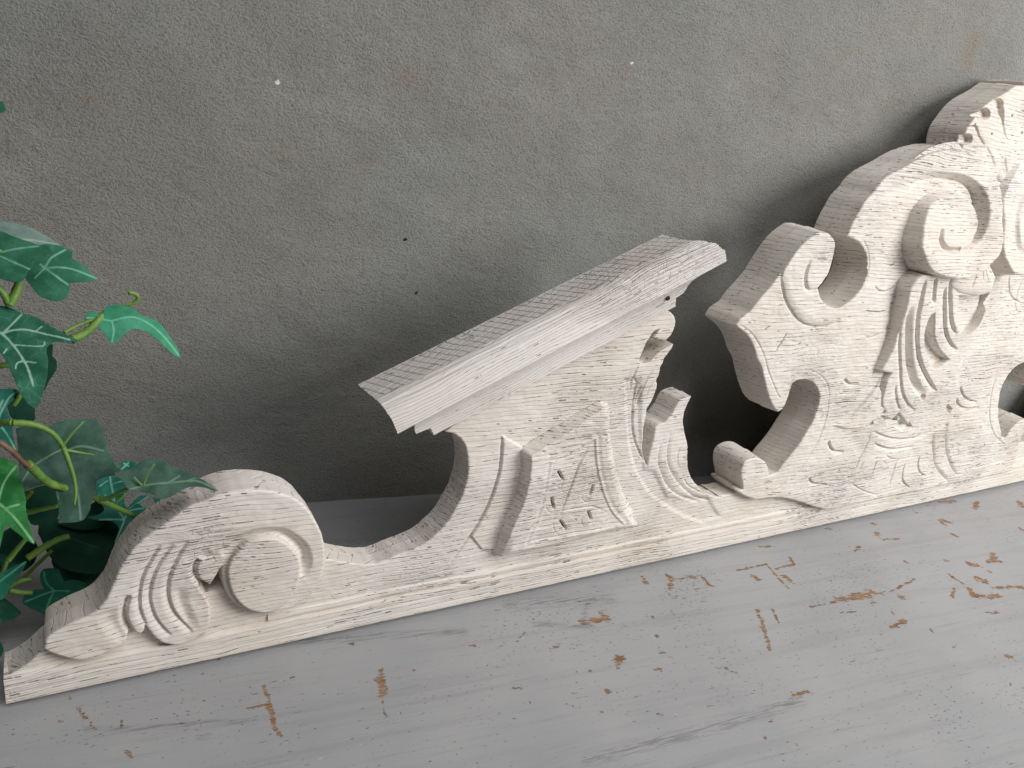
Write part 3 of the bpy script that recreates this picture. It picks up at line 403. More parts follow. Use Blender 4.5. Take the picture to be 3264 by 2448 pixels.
class Relief:
    """A carved solid: an outline cut from board of real thickness, its face carved by grooves, sunk and raised fields."""
    def __init__(s, outline, h=.0008, pad=.003):
        s.o = outline; s.h = h
        x0, z0 = outline.min(0) - pad; x1, z1 = outline.max(0) + pad
        s.x = np.arange(x0, x1, h); s.z = np.arange(z0, z1, h)
        s.X, s.Z = np.meshgrid(s.x, s.z)
        s.sdf = s.signed(outline, .012)
        s.H = np.zeros_like(s.X); s.G = np.zeros_like(s.X)
    def box(s, p, m):
        a = np.searchsorted(s.x, p[:, 0].min() - m); b = np.searchsorted(s.x, p[:, 0].max() + m)
        c = np.searchsorted(s.z, p[:, 1].min() - m); d = np.searchsorted(s.z, p[:, 1].max() + m)
        return slice(c, d), slice(a, b)
    def dist(s, pts, m, closed, want_t=False):
        D = np.full(s.X.shape, m * 1.0); T = np.zeros(s.X.shape) if want_t else None; Sd = np.zeros(s.X.shape) if want_t else None
        n = len(pts); L = 0
        tot = sum(np.linalg.norm(pts[i+1] - pts[i]) for i in range(n - 1)) or 1
        for i in range(n if closed else n - 1):
            a, b = pts[i], pts[(i+1) % n]; d = b - a; dd = d @ d
            if dd < 1e-14: continue
            sl = s.box(np.array([a, b]), m)
            X = s.X[sl]; Z = s.Z[sl]
            if X.size == 0: L += math.sqrt(dd); continue
            t = np.clip(((X - a[0]) * d[0] + (Z - a[1]) * d[1]) / dd, 0, 1)
            ds = np.hypot(X - a[0] - t * d[0], Z - a[1] - t * d[1])
            c = D[sl]; k = ds < c
            c[k] = ds[k]
            if want_t:
                T[sl][k] = ((L + t * math.sqrt(dd)) / tot)[k]
                Sd[sl][k] = np.sign((X - a[0]) * d[1] - (Z - a[1]) * d[0])[k]
            L += math.sqrt(dd)
        return (D, T, Sd) if want_t else D
    def signed(s, poly, m):
        D = s.dist(poly, m, True)
        ins = np.zeros(s.X.shape, bool); n = len(poly)
        for i in range(n):
            a, b = poly[i], poly[(i+1) % n]
            if a[1] == b[1]: continue
            lo, hi = (a, b) if a[1] < b[1] else (b, a)
            r0 = np.searchsorted(s.z, lo[1], 'left'); r1 = np.searchsorted(s.z, hi[1], 'left')
            if r1 <= r0: continue
            zz = s.z[r0:r1]; xc = lo[0] + (zz - lo[1]) / (hi[1] - lo[1]) * (hi[0] - lo[0])
            ins[r0:r1] ^= s.x[None, :] < xc[:, None]
        return np.where(ins, -D, D)
    def field(s, poly, height, bevel):
        """raise (or sink) a closed field with a soft edge of the given width"""
        d = s.signed(poly, max(bevel * 1.2, .002))
        t = np.clip(-d / bevel + .5, 0, 1) if bevel < .003 else np.clip(-d / bevel, 0, 1)
        s.H += height * (t * t * (3 - 2 * t)); return s
    def dome(s, poly, height, r):
        d = np.clip(-s.signed(poly, r), 0, r) / r
        s.H += height * np.sqrt(np.clip(1 - (1 - d) ** 2, 0, 1)); return s
    def groove(s, pts, width, depth, taper=.25, side=0.0, soft=0.0, dirt=.3):
        """carved line; side != 0 lets one flank run out softly over `soft` metres (positive: right of the stroke)"""
        m = max(width, soft); D, T, Sd = s.dist(pts, m, False, True)
        tp = np.clip(np.minimum(T, 1 - T) / max(taper, 1e-3), 0, 1) if taper > 0 else 1.0
        tp = np.sqrt(tp) if taper > 0 else 1.0
        wl = np.full(s.X.shape, width)
        if side: wl = np.where(Sd * side > 0, soft, width)
        k = np.clip(1 - D / wl, 0, 1); prof = k * k * (3 - 2 * k) if not side else np.where(Sd * side > 0, k * k, k * k * (3 - 2 * k))
        s.G = np.maximum(s.G, dirt * np.clip(1.25 - D / (max(width * .42, .0007)), 0, 1) * tp)
        s.H -= depth * prof * tp; return s
    def rough(s, amp=.00035, seed=1):
        s.H += amp * 1.6 * vnoise(s.X, s.Z, .011, .008, seed) + amp * vnoise(s.X, s.Z, .022, .0022, seed + 1) + amp * .8 * vnoise(s.X, s.Z, .0045, .003, seed + 2)
        return s
    def build(s, name, yf, yb, material, parent, rnd=.0012, tilt=None, layers=None, fill=True):
        H = s.H.copy()
        # the worn outline wavers a little where pores open on the edge
        sdf = s.sdf + .0005 * vnoise(s.X, s.Z, .006, .0028, 77) * (np.abs(s.sdf) < .01)
        d = np.clip(-sdf, 0, rnd); H -= rnd - np.sqrt(np.clip(rnd**2 - (rnd - d)**2, 0, None))
        Y = yf - H
        if tilt: Y = Y + tilt[0] * (s.X - tilt[2]) + tilt[1] * (s.Z - tilt[3])
        ins = sdf < 0; nz, nx = ins.shape
        idx = -np.ones(ins.shape, int); idx[ins] = np.arange(ins.sum())
        V = [np.stack([s.X[ins], Y[ins], s.Z[ins]], 1)]; nv = len(V[0])
        q = ins[:-1, :-1] & ins[1:, :-1] & ins[:-1, 1:] & ins[1:, 1:]
        r, c = np.nonzero(q)
        quads = np.stack([idx[r, c], idx[r, c+1], idx[r+1, c+1], idx[r+1, c]], 1)
        F = quads.tolist()
        cnt = ins[:-1, :-1].astype(int) + ins[1:, :-1] + ins[:-1, 1:] + ins[1:, 1:]
        r, c = np.nonzero((cnt > 0) & (cnt < 4))
        extra = []; cache = {}; edges = []
        def cross(a, b):
            k = (a, b) if a < b else (b, a)
            if k in cache: return cache[k]
            t = sdf[a] / (sdf[a] - sdf[b]); t = min(max(t, .02), .98)
            extra.append([s.X[a] + t * (s.X[b] - s.X[a]), Y[a] + t * (Y[b] - Y[a]), s.Z[a] + t * (s.Z[b] - s.Z[a])])
            cache[k] = nv + len(extra) - 1; return cache[k]
        for i, j in zip(r.tolist(), c.tolist()):
            cs = [(i, j), (i, j+1), (i+1, j+1), (i+1, j)]
            fl = [ins[k] for k in cs]; n = sum(fl)
            if n == 2 and fl[0] == fl[2]:
                for k in range(4):
                    if fl[k]:
                        a = cross(cs[k], cs[(k+1) % 4]); b = cross(cs[k-1], cs[k]); F.append([int(idx[cs[k]]), a, b]); edges.append((a, b))
                continue
            poly = []; ex = []
            for k in range(4):
                if fl[k]: poly.append(int(idx[cs[k]]))
                if fl[k] != fl[(k+1) % 4]:
                    v = cross(cs[k], cs[(k+1) % 4]); poly.append(v); ex.append((v, fl[k]))
            F.append(poly)
            if len(ex) == 2:
                a = [v for v, f in ex if f][0]; b = [v for v, f in ex if not f][0]; edges.append((a, b))
        ex = np.array(extra) if extra else np.zeros((0, 3)); V.append(ex); V = np.concatenate(V)
        # walls go back in a few steps so that the edge of the board can be shaped
        lays = layers or [(0.0, 0.0), (1.0, 0.0)]
        ne = len(ex); base = len(V); cz = V
        # outward direction from the distance field
        gz, gx = np.gradient(s.signed(s.o, .012), s.h)
        ii = np.clip(((ex[:, 2] - s.z[0]) / s.h).round().astype(int), 0, nz - 1); jj = np.clip(((ex[:, 0] - s.x[0]) / s.h).round().astype(int), 0, nx - 1)
        nrm = np.stack([gx[ii, jj], gz[ii, jj]], 1); nrm /= np.maximum(np.linalg.norm(nrm, axis=1, keepdims=True), 1e-6)
        rings = [np.arange(nv, nv + ne)]; allv = [V]
        for t, off in lays[1:]:
            P = ex.copy(); P[:, 1] = ex[:, 1] * (1 - t) + yb * t
            P[:, 0] += nrm[:, 0] * off; P[:, 2] += nrm[:, 1] * off
            rings.append(np.arange(base, base + ne)); base += ne; allv.append(P)
        V = np.concatenate(allv)
        for k in range(len(rings) - 1):
            A, B = rings[k] , rings[k+1]
            for a, b in edges:
                F.append([b, a, int(B[a - nv]), int(B[b - nv])])
        me = bpy.data.meshes.new(name); me.from_pydata(V.tolist(), [], F); 
        # back: plain sawn face
        bm = bmesh.new(); bm.from_mesh(me); bm.verts.ensure_lookup_table()
        try:
            bm.edges.ensure_lookup_table()
            if not fill: raise ValueError
            bmesh.ops.holes_fill(bm, edges=[e for e in bm.edges if e.is_boundary and all(v.index >= rings[-1][0] for v in e.verts)], sides=0)
        except Exception: pass
        bm.to_mesh(me); bm.free()
        me.polygons.foreach_set('use_smooth', [True] * len(me.polygons))
        me.set_sharp_from_angle(angle=math.radians(52))
        if s.G.any():
            cc = np.empty(len(me.vertices) * 3); me.vertices.foreach_get('co', cc); cc = cc.reshape(-1, 3)
            jj = np.clip(((cc[:, 0] - s.x[0]) / s.h).round().astype(int), 0, nx - 1); ii = np.clip(((cc[:, 2] - s.z[0]) / s.h).round().astype(int), 0, nz - 1)
            gv = s.G[ii, jj]; gv[nv + ne:] = 0
            at = me.attributes.new('grime', 'FLOAT', 'POINT'); at.data.foreach_set('value', gv.astype(np.float32))
        me.update()
        return link(name, me, material, parent)

# ------------------------------------------------------------------ the setting
T = D2['wall']; wa = np.array(T[0]); wd = np.array(T[1])
def grid_attr(me, name, vals):
    a = me.attributes.new(name, 'FLOAT', 'POINT'); a.data.foreach_set('value', vals.astype(np.float32).ravel())
def grid_mesh(name, X, Y, Z):
    n, m = X.shape; v = np.stack([X, Y, Z], -1).reshape(-1, 3)
    i = np.arange(n * m).reshape(n, m)
    f = np.stack([i[:-1, :-1], i[:-1, 1:], i[1:, 1:], i[1:, :-1]], -1).reshape(-1, 4)
    me = bpy.data.meshes.new(name); me.vertices.add(len(v)); me.vertices.foreach_set('co', v.ravel())
    me.loops.add(f.size); me.loops.foreach_set('vertex_index', f.ravel().astype(np.int32))
    me.polygons.add(len(f)); me.polygons.foreach_set('loop_start', np.arange(0, f.size, 4, dtype=np.int32))
    me.polygons.foreach_set('loop_total', np.full(len(f), 4, np.int32)); me.polygons.foreach_set('use_smooth', np.ones(len(f), bool))
    me.update(calc_edges=True); me.validate(); return me
def axis(lo, a, b, hi, fine, coarse):
    return np.concatenate([np.arange(lo, a, coarse), np.arange(a, b, fine), np.arange(b, hi + coarse, coarse)])
def strokes(X, Y, items):
    out = np.full(X.shape, -1.0)
    for it in items:
        r = it[0] / 1000; P = np.array(it[1:], float) / 1000
        if len(P) == 1: P = np.vstack([P, P + 1e-4])
        for a, b in zip(P[:-1], P[1:]):
            d = b - a; dd = max(d @ d, 1e-12)
            xi = (X[0] > min(a[0], b[0]) - 2*r - .004) & (X[0] < max(a[0], b[0]) + 2*r + .004)
            yi = (Y[:, 0] > min(a[1], b[1]) - 2*r - .004) & (Y[:, 0] < max(a[1], b[1]) + 2*r + .004)
            if not xi.any() or not yi.any(): continue
            sl = np.ix_(yi, xi); x = X[sl]; y = Y[sl]
            t = np.clip(((x - a[0]) * d[0] + (y - a[1]) * d[1]) / dd, 0, 1)
            v = 1 - np.hypot(x - a[0] - t * d[0], y - a[1] - t * d[1]) / r
            out[sl] = np.maximum(out[sl], v)
    return np.clip(out, -1, 1)
tx = axis(-2.0, -.75, 1.35, 2.6, .0022, .05); ty = axis(-1.5, -.62, .12, .9, .0022, .05)
X, Y = np.meshgrid(tx, ty)
tm = grid_mesh('table_top', X, Y, np.zeros_like(X))
grid_attr(tm, 'chip', strokes(X, Y, D2['chips'])); grid_attr(tm, 'smudge', strokes(X, Y, D2['smudge']))
sc = [[1.3, [0, 0], [0, 0]]]
grid_attr(tm, 'scratch', strokes(X, Y, D2['scratch']))
to = link('table', tm, M_TABLE); to['kind'] = 'structure'
# wall: a real slab standing on the far side of the table
u = axis(-1.8, -.9, 1.5, 2.4, .004, .05); z = axis(-.02, .0, 1.1, 1.7, .004, .05)
U, Z = np.meshgrid(u, z)
bulge = .0022 * vnoise(U, Z, .16, .12, 5) + .0012 * vnoise(U, Z, .05, .04, 6) + .0005 * vnoise(U, Z, .015, .013, 8)
XX = wa[0] + wd[0] * U - wd[1] * bulge * -1; YY = wa[1] + wd[1] * U + bulge
wm = grid_mesh('wall', XX, YY, Z)
def spots(items, k): return strokes(U, Z, [[q[2] * k, [q[0] * 1000, q[1] * 1000]] for q in items])
grid_attr(wm, 'fleck', spots(D2['flecks'], .75)); grid_attr(wm, 'pit', spots(D2['darks'], .9)); grid_attr(wm, 'rust', spots(D2['rust'], 1.0))
wo = link('wall', wm, M_WALL); wo['kind'] = 'structure'

# ------------------------------------------------------------------ the carving
TR = json.loads(r'''{"board":[[-471.4,0.6,1],[-474.3,10.1,1],[-474.2,23.8,1],[-470.9,25.8],[-460.5,30.8],[-453.6,36.6],[-445.7,44.1,1],[-428.8,41.6],[-325.5,69.4,1],[-213.1,83.6,1],[-207.9,81.9],[-194.8,76.9],[-181.4,71.6],[-163.8,68.0],[-154.3,69.1],[-140.8,73.2],[-126.9,75.9],[-110.3,81.8],[-99.4,90.5],[-88.7,100.7],[-81.2,114.6],[-75.0,127.1],[-71.9,140.0],[-70.3,153.0],[-72.2,170.7],[-76.5,184.1],[-83.2,193.3],[-90.9,199.0],[-99.6,201.5,1],[-81.2,217.0,1],[69.4,305.9,1],[132.3,335.9,1],[153.2,315.4,1],[155.4,315.4,1],[161.0,311.2],[164.7,305.2],[165.3,298.5],[162.8,291.1],[157.6,285.3],[154.7,283.9,1],[146.5,285.3],[138.2,287.7,1],[143.4,297.3,1],[136.5,293.5],[132.8,287.7],[129.2,281.2],[126.0,270.9],[123.4,263.6],[125.2,259.3,1],[136.6,259.3],[143.5,265.6],[153.0,272.7],[162.3,276.8],[168.1,279.2,1],[166.6,274.3,1],[161.7,266.9],[157.9,263.3,1],[157.9,258.7,1],[154.9,253.5,1],[155.3,247.4,1],[154.6,242.0,1],[152.6,238.3,1],[154.8,232.7],[154.9,228.0,1],[153.7,222.6],[151.8,214.1],[146.5,205.5,1],[147.0,194.3],[146.5,183.2],[147.9,171.7],[151.2,153.4],[157.6,139.4],[162.5,131.5,1],[162.1,145.6],[163.6,165.2],[163.1,178.3],[165.9,182.9],[175.7,185.2,1],[181.1,191.2],[185.6,197.3],[187.7,203.6],[193.9,212.0],[209.1,214.9,1],[206.7,208.6],[203.3,197.4],[203.1,186.0,1],[209.4,170.4],[217.6,154.4,1],[221.4,138.6],[226.8,120.6],[233.7,109.2,1],[243.6,99.0],[259.6,85.9],[279.5,76.7],[292.8,73.4],[286.6,76.5],[302.7,75.1],[320.2,77.6,1],[388.3,88.0,1],[562.8,43.8,1],[696.7,23.5,1],[998.1,31.7,1],[1016.2,-0.2,1],[707.0,-0.1,1],[406.7,-1.9,1],[-110.2,-7.6,1],[-241.4,-1.2,1]],
"rail":[[-471.1,3.4,1],[-474.0,13.2,1],[-473.9,26.4,1],[-400.5,23.7],[-298.3,20.6],[-262.7,28.4],[-193.9,29.4],[-117.8,29.5],[-18.3,27.9],[115.6,27.4],[301.6,25.9],[394.7,23.7],[689.9,26.0],[988.2,36.4,1],[1007.9,1.8,1],[700.3,2.3,1],[401.6,0.8],[308.3,0.8],[120.2,2.5],[-21.1,1.9],[-165.0,-4.8],[-254.9,1.6],[-281.0,0.6],[-370.5,1.1,1]],
"bead":[[-265.9,35.0],[-263.2,35.8],[-193.8,35.2],[-117.8,35.1],[-18.6,35.1,1],[115.0,34.8],[300.2,34.7,1],[392.7,33.4],[686.8,36.4],[983.9,47.1,1],[990.4,35.7,1],[691.7,25.3],[395.9,23.0],[302.8,25.1],[116.5,26.7],[-17.6,27.2],[-117.3,28.8],[-193.5,28.7],[-259.5,28.5],[-265.0,30.7]],
"scroll":[[-444.4,50.2,1],[-443.6,55.1],[-442.4,59.8],[-439.5,62.9],[-432.3,66.7],[-421.7,71.1],[-414.0,73.6],[-408.1,76.6],[-403.1,80.5],[-399.0,85.9],[-395.8,92.8],[-392.6,99.7],[-389.9,106.6],[-387.1,113.5],[-384.0,119.1],[-380.9,123.4],[-376.8,129.4],[-372.7,134.2],[-369.7,136.7],[-366.6,139.3],[-360.6,143.1],[-354.5,147.0],[-347.3,152.5],[-343.2,155.5],[-337.0,159.5],[-330.8,162.8],[-319.2,165.9],[-308.6,169.6],[-296.9,171.3],[-281.6,170.0],[-267.0,167.0],[-255.6,162.2],[-246.2,156.9],[-235.3,146.0],[-227.7,132.8],[-222.5,122.4],[-219.0,112.2],[-217.0,100.7],[-216.3,89.3],[-217.1,78.2],[-219.9,67.3],[-225.2,59.1],[-232.4,51.4],[-240.9,46.1],[-250.6,41.8],[-259.1,41.0],[-269.9,42.6],[-280.5,46.8],[-291.0,53.5],[-299.0,62.9],[-304.6,74.5],[-307.0,84.4],[-307.8,94.0],[-307.3,99.2,1],[-311.1,93.3],[-314.4,87.4],[-317.5,82.7,1],[-320.5,85.3],[-323.7,87.3],[-326.4,86.6,1],[-325.4,80.4,1],[-323.8,77.4],[-321.1,72.7],[-317.9,63.9],[-316.9,55.4],[-317.2,47.3],[-318.3,40.6],[-320.4,35.6],[-325.9,32.1],[-332.6,29.7],[-343.5,28.0],[-352.0,30.7],[-358.3,35.0],[-364.3,43.4],[-368.2,51.8],[-369.7,54.1,1],[-370.8,49.8],[-374.0,46.3,1],[-378.5,50.4],[-381.7,52.5,1],[-383.7,46.4],[-385.3,41.2,1],[-390.1,39.6],[-395.2,36.9],[-406.3,32.7],[-413.2,31.9],[-420.0,32.9],[-425.6,35.4],[-431.1,39.1],[-438.3,44.1]],
"disc":[[-277.5,123.3],[-270.7,123.0],[-263.8,121.7],[-256.8,117.8],[-250.2,111.9],[-244.7,104.1],[-241.2,96.5],[-240.1,88.0],[-240.4,78.3],[-242.0,68.8],[-246.0,59.8],[-251.9,52.6],[-259.0,47.9],[-267.3,45.6],[-276.7,47.8],[-287.2,54.5],[-295.2,64.7],[-300.3,76.0],[-302.5,85.9],[-303.3,95.4],[-301.9,103.1],[-298.6,109.1],[-293.7,116.0],[-287.6,120.8]],
"disc_channel":[[-302.3,119.2,1],[-303.4,115.5],[-296.8,119.5],[-287.9,123.2],[-277.8,125.3],[-267.5,124.8],[-258.2,122.5],[-249.9,117.0],[-242.6,109.6],[-236.9,100.3],[-234.8,90.2],[-236.4,80.7],[-239.3,75.7]],
"sc_g1":[[-355.9,129.9],[-362.3,118.6],[-368.7,106.0],[-372.3,92.7],[-373.6,77.5],[-372.4,66.8],[-369.3,54.2]],
"sc_g2":[[-345.8,128.0],[-356.3,113.6],[-362.8,98.4],[-365.3,83.4],[-364.2,70.1],[-359.9,55.8],[-349.8,38.4]],
"sc_g3":[[-334.4,129.7],[-342.9,114.8],[-349.5,98.2],[-351.4,83.0],[-349.1,67.9],[-343.1,54.4],[-332.6,37.4]],
"sc_g0":[[-380.8,86.9],[-384.1,77.4],[-385.0,67.2],[-383.4,57.7],[-379.6,49.5]],
"sc_hollow":[[-342.5,86.2],[-340.1,69.8],[-335.6,55.3],[-331.4,40.6]],
"sc_leaf":[[-326.2,110.9],[-329.7,104.5],[-330.1,98.0],[-328.1,91.0],[-323.3,84.7],[-318.4,81.0]],
"sc_hollow2":[[-308.9,117.4],[-313.3,111.7],[-319.8,112.9],[-326.2,111.6]],
"sc_hollow3":[[-398.5,75.6],[-393.1,64.0],[-386.7,49.3],[-390.0,42.2]],
"panel":[[-9.3,172.8,1],[-7.2,154.8],[-8.2,136.9],[-10.7,120.5],[-16.5,104.5],[-23.3,83.9],[-28.1,56.7,1],[31.3,56.3],[102.0,55.8],[164.4,56.8,1],[146.4,78.0],[130.8,99.0],[116.2,125.9],[103.4,156.4],[94.6,184.0],[87.3,213.3,1],[77.8,215.9,1]],
"panel_in":[[18.7,161.3,1],[18.8,139.2],[17.3,116.3],[13.0,95.0],[4.2,70.7,1],[63.9,68.5],[130.7,69.0,1],[110.5,88.8],[95.2,112.6],[83.7,136.7],[75.7,159.7],[70.2,182.7,1]],
"pn_v1":[[63.5,172.0],[54.9,153.0],[49.7,133.4],[44.4,113.7],[38.6,97.1]],
"pn_v2":[[39.5,101.8],[55.0,100.9],[69.0,100.3],[85.3,97.8],[97.4,90.9]],
"pn_a1":[[31.4,88.7],[33.6,80.3],[38.8,73.7],[44.4,71.1]],
"pn_a2":[[68.9,90.6],[70.3,82.2],[74.9,76.5],[86.8,79.4],[94.9,79.7]],
"pn_a3":[[65.3,117.0],[66.4,110.4],[75.1,105.9]],
"pn_a4":[[26.2,133.6],[35.2,129.2],[35.6,136.9]],
"pn_a5":[[18.3,109.9],[24.3,102.6],[31.4,99.9]],
"pn_a6":[[105.3,87.2],[93.0,94.9],[81.4,100.0],[69.0,100.3]],
"pn_a7":[[15.1,164.0],[31.3,164.3],[56.9,171.2],[70.3,181.9]],
"pn_s0":[[27.6,151.1],[36.8,138.3]],
"pn_s1":[[24.6,120.6],[30.4,104.5]],
"pn_s2":[[78.3,127.1],[75.9,113.0]],
"pn_s3":[[77.3,95.0],[83.4,82.5]],
"pn_s4":[[39.9,90.5],[50.7,76.5]],
"pn_s5":[[12.4,171.0],[22.9,170.9]],
"pn_s6":[[53.9,173.8],[57.8,175.7]],
"pn_s7":[[38.9,168.4],[42.8,169.8]],
"pn_s8":[[84.0,178.2],[85.9,180.0]],
"pn_s9":[[2.9,176.2],[6.8,176.0]],
"pn_s10":[[59.9,87.2],[62.9,86.7]],
"bd_l1":[[-36.1,190.8],[-34.6,168.7],[-35.2,148.0],[-40.1,124.5],[-48.4,102.8],[-59.9,81.5],[-81.0,51.5]],
"bd_step":[[-36.2,191.1,1],[-34.3,168.7],[-35.2,148.0],[-40.1,124.5],[-48.4,102.8],[-59.9,81.5,1],[-45.4,63.2,1],[-9.4,56.4,1],[8.6,163.6,1],[-8.9,174.6,1]],
"bd_l2":[[119.1,244.6],[126.6,236.5,1],[126.7,216.5],[129.6,192.7],[135.5,173.0],[142.4,159.3],[158.1,136.9]],
"bd_l3":[[123.3,257.6],[120.7,248.7],[119.3,239.7],[118.9,228.3]],
"bd_l4":[[145.9,250.2],[140.8,243.6],[137.0,235.4],[135.1,227.1],[133.5,217.1],[132.6,207.8]],
"bd_l4b":[[134.3,239.5],[131.8,229.6],[129.6,218.2],[129.8,208.1]],
"bd_l4c":[[151.2,238.4],[145.2,231.8],[142.9,225.0],[141.4,218.8]],
"bd_l5":[[187.7,170.9],[188.7,149.2],[195.4,128.0],[212.5,106.8],[235.7,87.6],[253.0,77.8],[279.2,69.3]],
"bd_l6":[[175.7,159.0],[176.8,140.5],[184.7,122.6],[201.9,99.5],[226.2,83.6],[259.2,70.5]],
"bd_l7":[[211.0,156.8],[205.5,145.6],[207.7,131.6],[212.9,122.4]],
"bd_l8":[[218.9,114.7],[233.5,96.8],[270.1,79.0]],
"bd_wave":[[104.7,245.5,1],[116.6,198.6],[129.6,155.9],[147.7,122.3],[173.2,93.2],[197.1,75.6],[233.3,53.6,1],[269.4,38.3,1],[301.4,44.3,1],[270.1,79.0,1],[204.4,88.6,1],[175.8,127.1,1],[161.4,130.6,1],[145.3,180.1,1],[132.0,243.8,1]],
"bd_l9":[[191.1,76.8],[206.9,61.0],[225.5,52.5]],
"c_d":[[-157.0,213.0],[202.0,374.7]],
"c_m2":[[-131.8,203.9],[167.0,339.1]],
"c_m3":[[-113.8,201.9],[157.6,321.5]],
"c_m4":[[-98.1,202.0],[156.9,315.3]],
"c_hole":[[138.8,333.6]],
"c_c":[[-161.6,224.4],[193.7,387.9]],
"crest":[[308.6,84.6,1],[317.5,85.3,1],[310.8,99.5],[306.2,111.0],[307.0,122.6],[316.9,127.3],[330.7,126.9],[344.1,120.8],[352.4,112.4,1],[359.9,99.4,1],[373.3,102.3],[379.7,112.7],[390.5,124.5],[400.7,138.2],[408.3,152.1],[415.4,164.3],[418.5,180.5],[419.3,194.9],[412.9,209.8],[399.6,221.7],[383.4,227.1],[370.3,227.4],[361.5,223.5,1],[360.1,213.6],[358.2,199.8],[354.8,190.4],[348.3,187.0,1],[336.5,195.5],[324.5,210.2],[313.5,227.1],[301.8,247.8],[290.6,259.5],[279.3,276.1],[265.0,289.4],[244.9,300.5,1],[250.3,308.8],[262.7,315.9],[269.9,326.5],[282.6,340.2],[292.6,352.4],[299.4,364.6],[305.4,374.5],[312.1,385.2],[322.4,396.7],[334.8,405.3],[339.6,408.0],[343.1,409.0],[356.7,408.5],[367.6,403.1],[374.1,396.3],[375.6,387.1],[376.5,373.0],[373.6,360.3],[368.2,350.8],[362.0,344.1,1],[370.1,334.0],[382.8,324.1],[394.9,319.8],[409.5,319.1],[421.7,325.2],[433.0,334.2],[441.0,345.8],[444.5,359.0],[443.3,373.7],[435.1,386.5],[423.0,395.9],[410.2,401.1],[396.7,404.3,1],[394.4,402.3,1],[396.2,410.1],[399.8,422.6],[405.0,433.5],[411.7,446.8],[422.2,456.5],[428.0,465.9],[440.9,475.8],[455.1,482.8],[467.7,488.2],[479.9,494.7],[498.9,503.7],[521.7,510.5],[540.8,515.0],[563.6,517.3,1],[566.7,517.9,1],[564.5,529.5],[565.5,541.3],[572.5,552.0],[580.6,563.2],[591.2,572.4],[603.0,579.4],[615.5,585.3],[625.6,590.7],[633.2,595.4],[641.0,599.8],[655.9,601.2],[655.0,606.0],[690.0,603.0],[720.0,592.0],[745.0,572.0],[760.0,545.0,1],[745.0,515.0,1],[688.4,513.3,1],[711.2,511.0],[730.3,506.5],[753.1,499.7],[772.1,490.7],[784.3,484.2],[796.9,478.8],[811.1,471.8],[824.0,461.9],[829.8,452.5],[840.3,442.8],[847.0,429.5],[852.2,418.6],[855.8,406.1],[857.6,398.3,1],[855.3,400.3,1],[841.8,397.1],[829.0,391.9],[816.9,382.5],[808.7,369.7],[807.5,355.0],[811.0,341.8],[819.0,330.2],[830.3,321.2],[842.5,315.1],[857.1,315.8],[869.2,320.1],[881.9,330.0],[890.0,340.1,1],[883.8,346.8],[878.4,356.3],[875.5,369.0],[876.4,383.1],[877.9,392.3],[884.4,399.1],[895.3,404.5],[908.9,405.0],[912.4,404.0],[917.2,401.3],[929.6,392.7],[939.9,381.2],[946.6,370.5],[952.6,360.6],[959.4,348.4],[969.4,336.2],[982.1,322.5],[989.3,311.9],[1001.7,304.8],[1007.1,296.5,1],[987.0,285.4],[972.7,272.1],[961.4,255.5],[950.2,243.8],[938.5,223.1],[927.5,206.2],[915.5,191.5],[903.7,183.0,1],[897.2,186.4],[893.8,195.8],[891.9,209.6],[890.5,219.5,1],[881.7,223.4],[868.6,223.1],[852.4,217.7],[839.1,205.8],[832.7,190.9],[833.5,176.5],[836.6,160.3],[843.7,148.1],[851.3,134.2],[861.5,120.5],[872.3,108.7],[878.7,98.3],[892.1,95.4,1],[899.6,108.4,1],[907.9,116.8],[921.3,122.9],[935.1,123.3],[945.0,118.6],[945.8,107.0],[941.2,95.5],[934.5,81.3,1],[943.4,80.6,1],[943.4,30.0,1],[489.2,30.0,1],[461.8,38.7],[434.9,49.3],[401.1,60.3],[375.1,65.1],[345.7,67.6],[322.6,75.3]],
"cr_armedge":[[299.0,362.3],[305.3,346.2],[316.8,329.0],[332.4,314.5],[349.6,303.1],[369.9,297.3],[388.9,296.5],[407.1,298.8],[418.4,304.4]],
"cr_armpoly":[[299.0,362.3],[305.3,346.2],[316.8,329.0],[332.4,314.5],[349.6,303.1],[369.9,297.3],[388.9,296.5],[407.1,298.8],[418.4,304.4,1],[444.8,335.8,1],[448.2,362.3,1],[430.8,391.2,1],[379.3,408.8,1],[332.8,413.5,1],[307.5,391.9,1]],
"cr_curl":[[338.9,377.2],[337.2,366.4],[337.4,357.1],[341.2,347.7],[348.7,341.4],[359.6,342.6]],
"cr_rim1":[[424.1,402.2],[435.5,392.9],[445.0,378.6],[449.9,362.3],[449.6,349.1],[446.4,334.9],[435.0,322.5]],
"cr_rim2":[[362.1,236.7],[379.8,239.9],[400.4,235.3],[418.5,225.4],[430.6,212.1],[437.8,195.3],[440.6,173.0],[439.4,150.8],[433.7,130.8],[422.6,111.2],[408.3,93.9],[390.2,81.1],[373.0,74.0],[393.4,84.5],[370.5,80.1]],
"cr_rim3":[[248.0,302.4],[266.8,294.0],[282.8,282.4],[298.5,265.6],[313.8,243.4],[328.7,224.0],[345.4,206.5],[356.5,215.2],[360.9,230.4],[374.8,238.2]],
"cr_low":[[308.6,84.6],[322.6,75.3],[345.7,67.6],[375.1,65.1],[401.1,60.3],[434.9,49.3],[461.8,38.7],[489.2,28.7]],
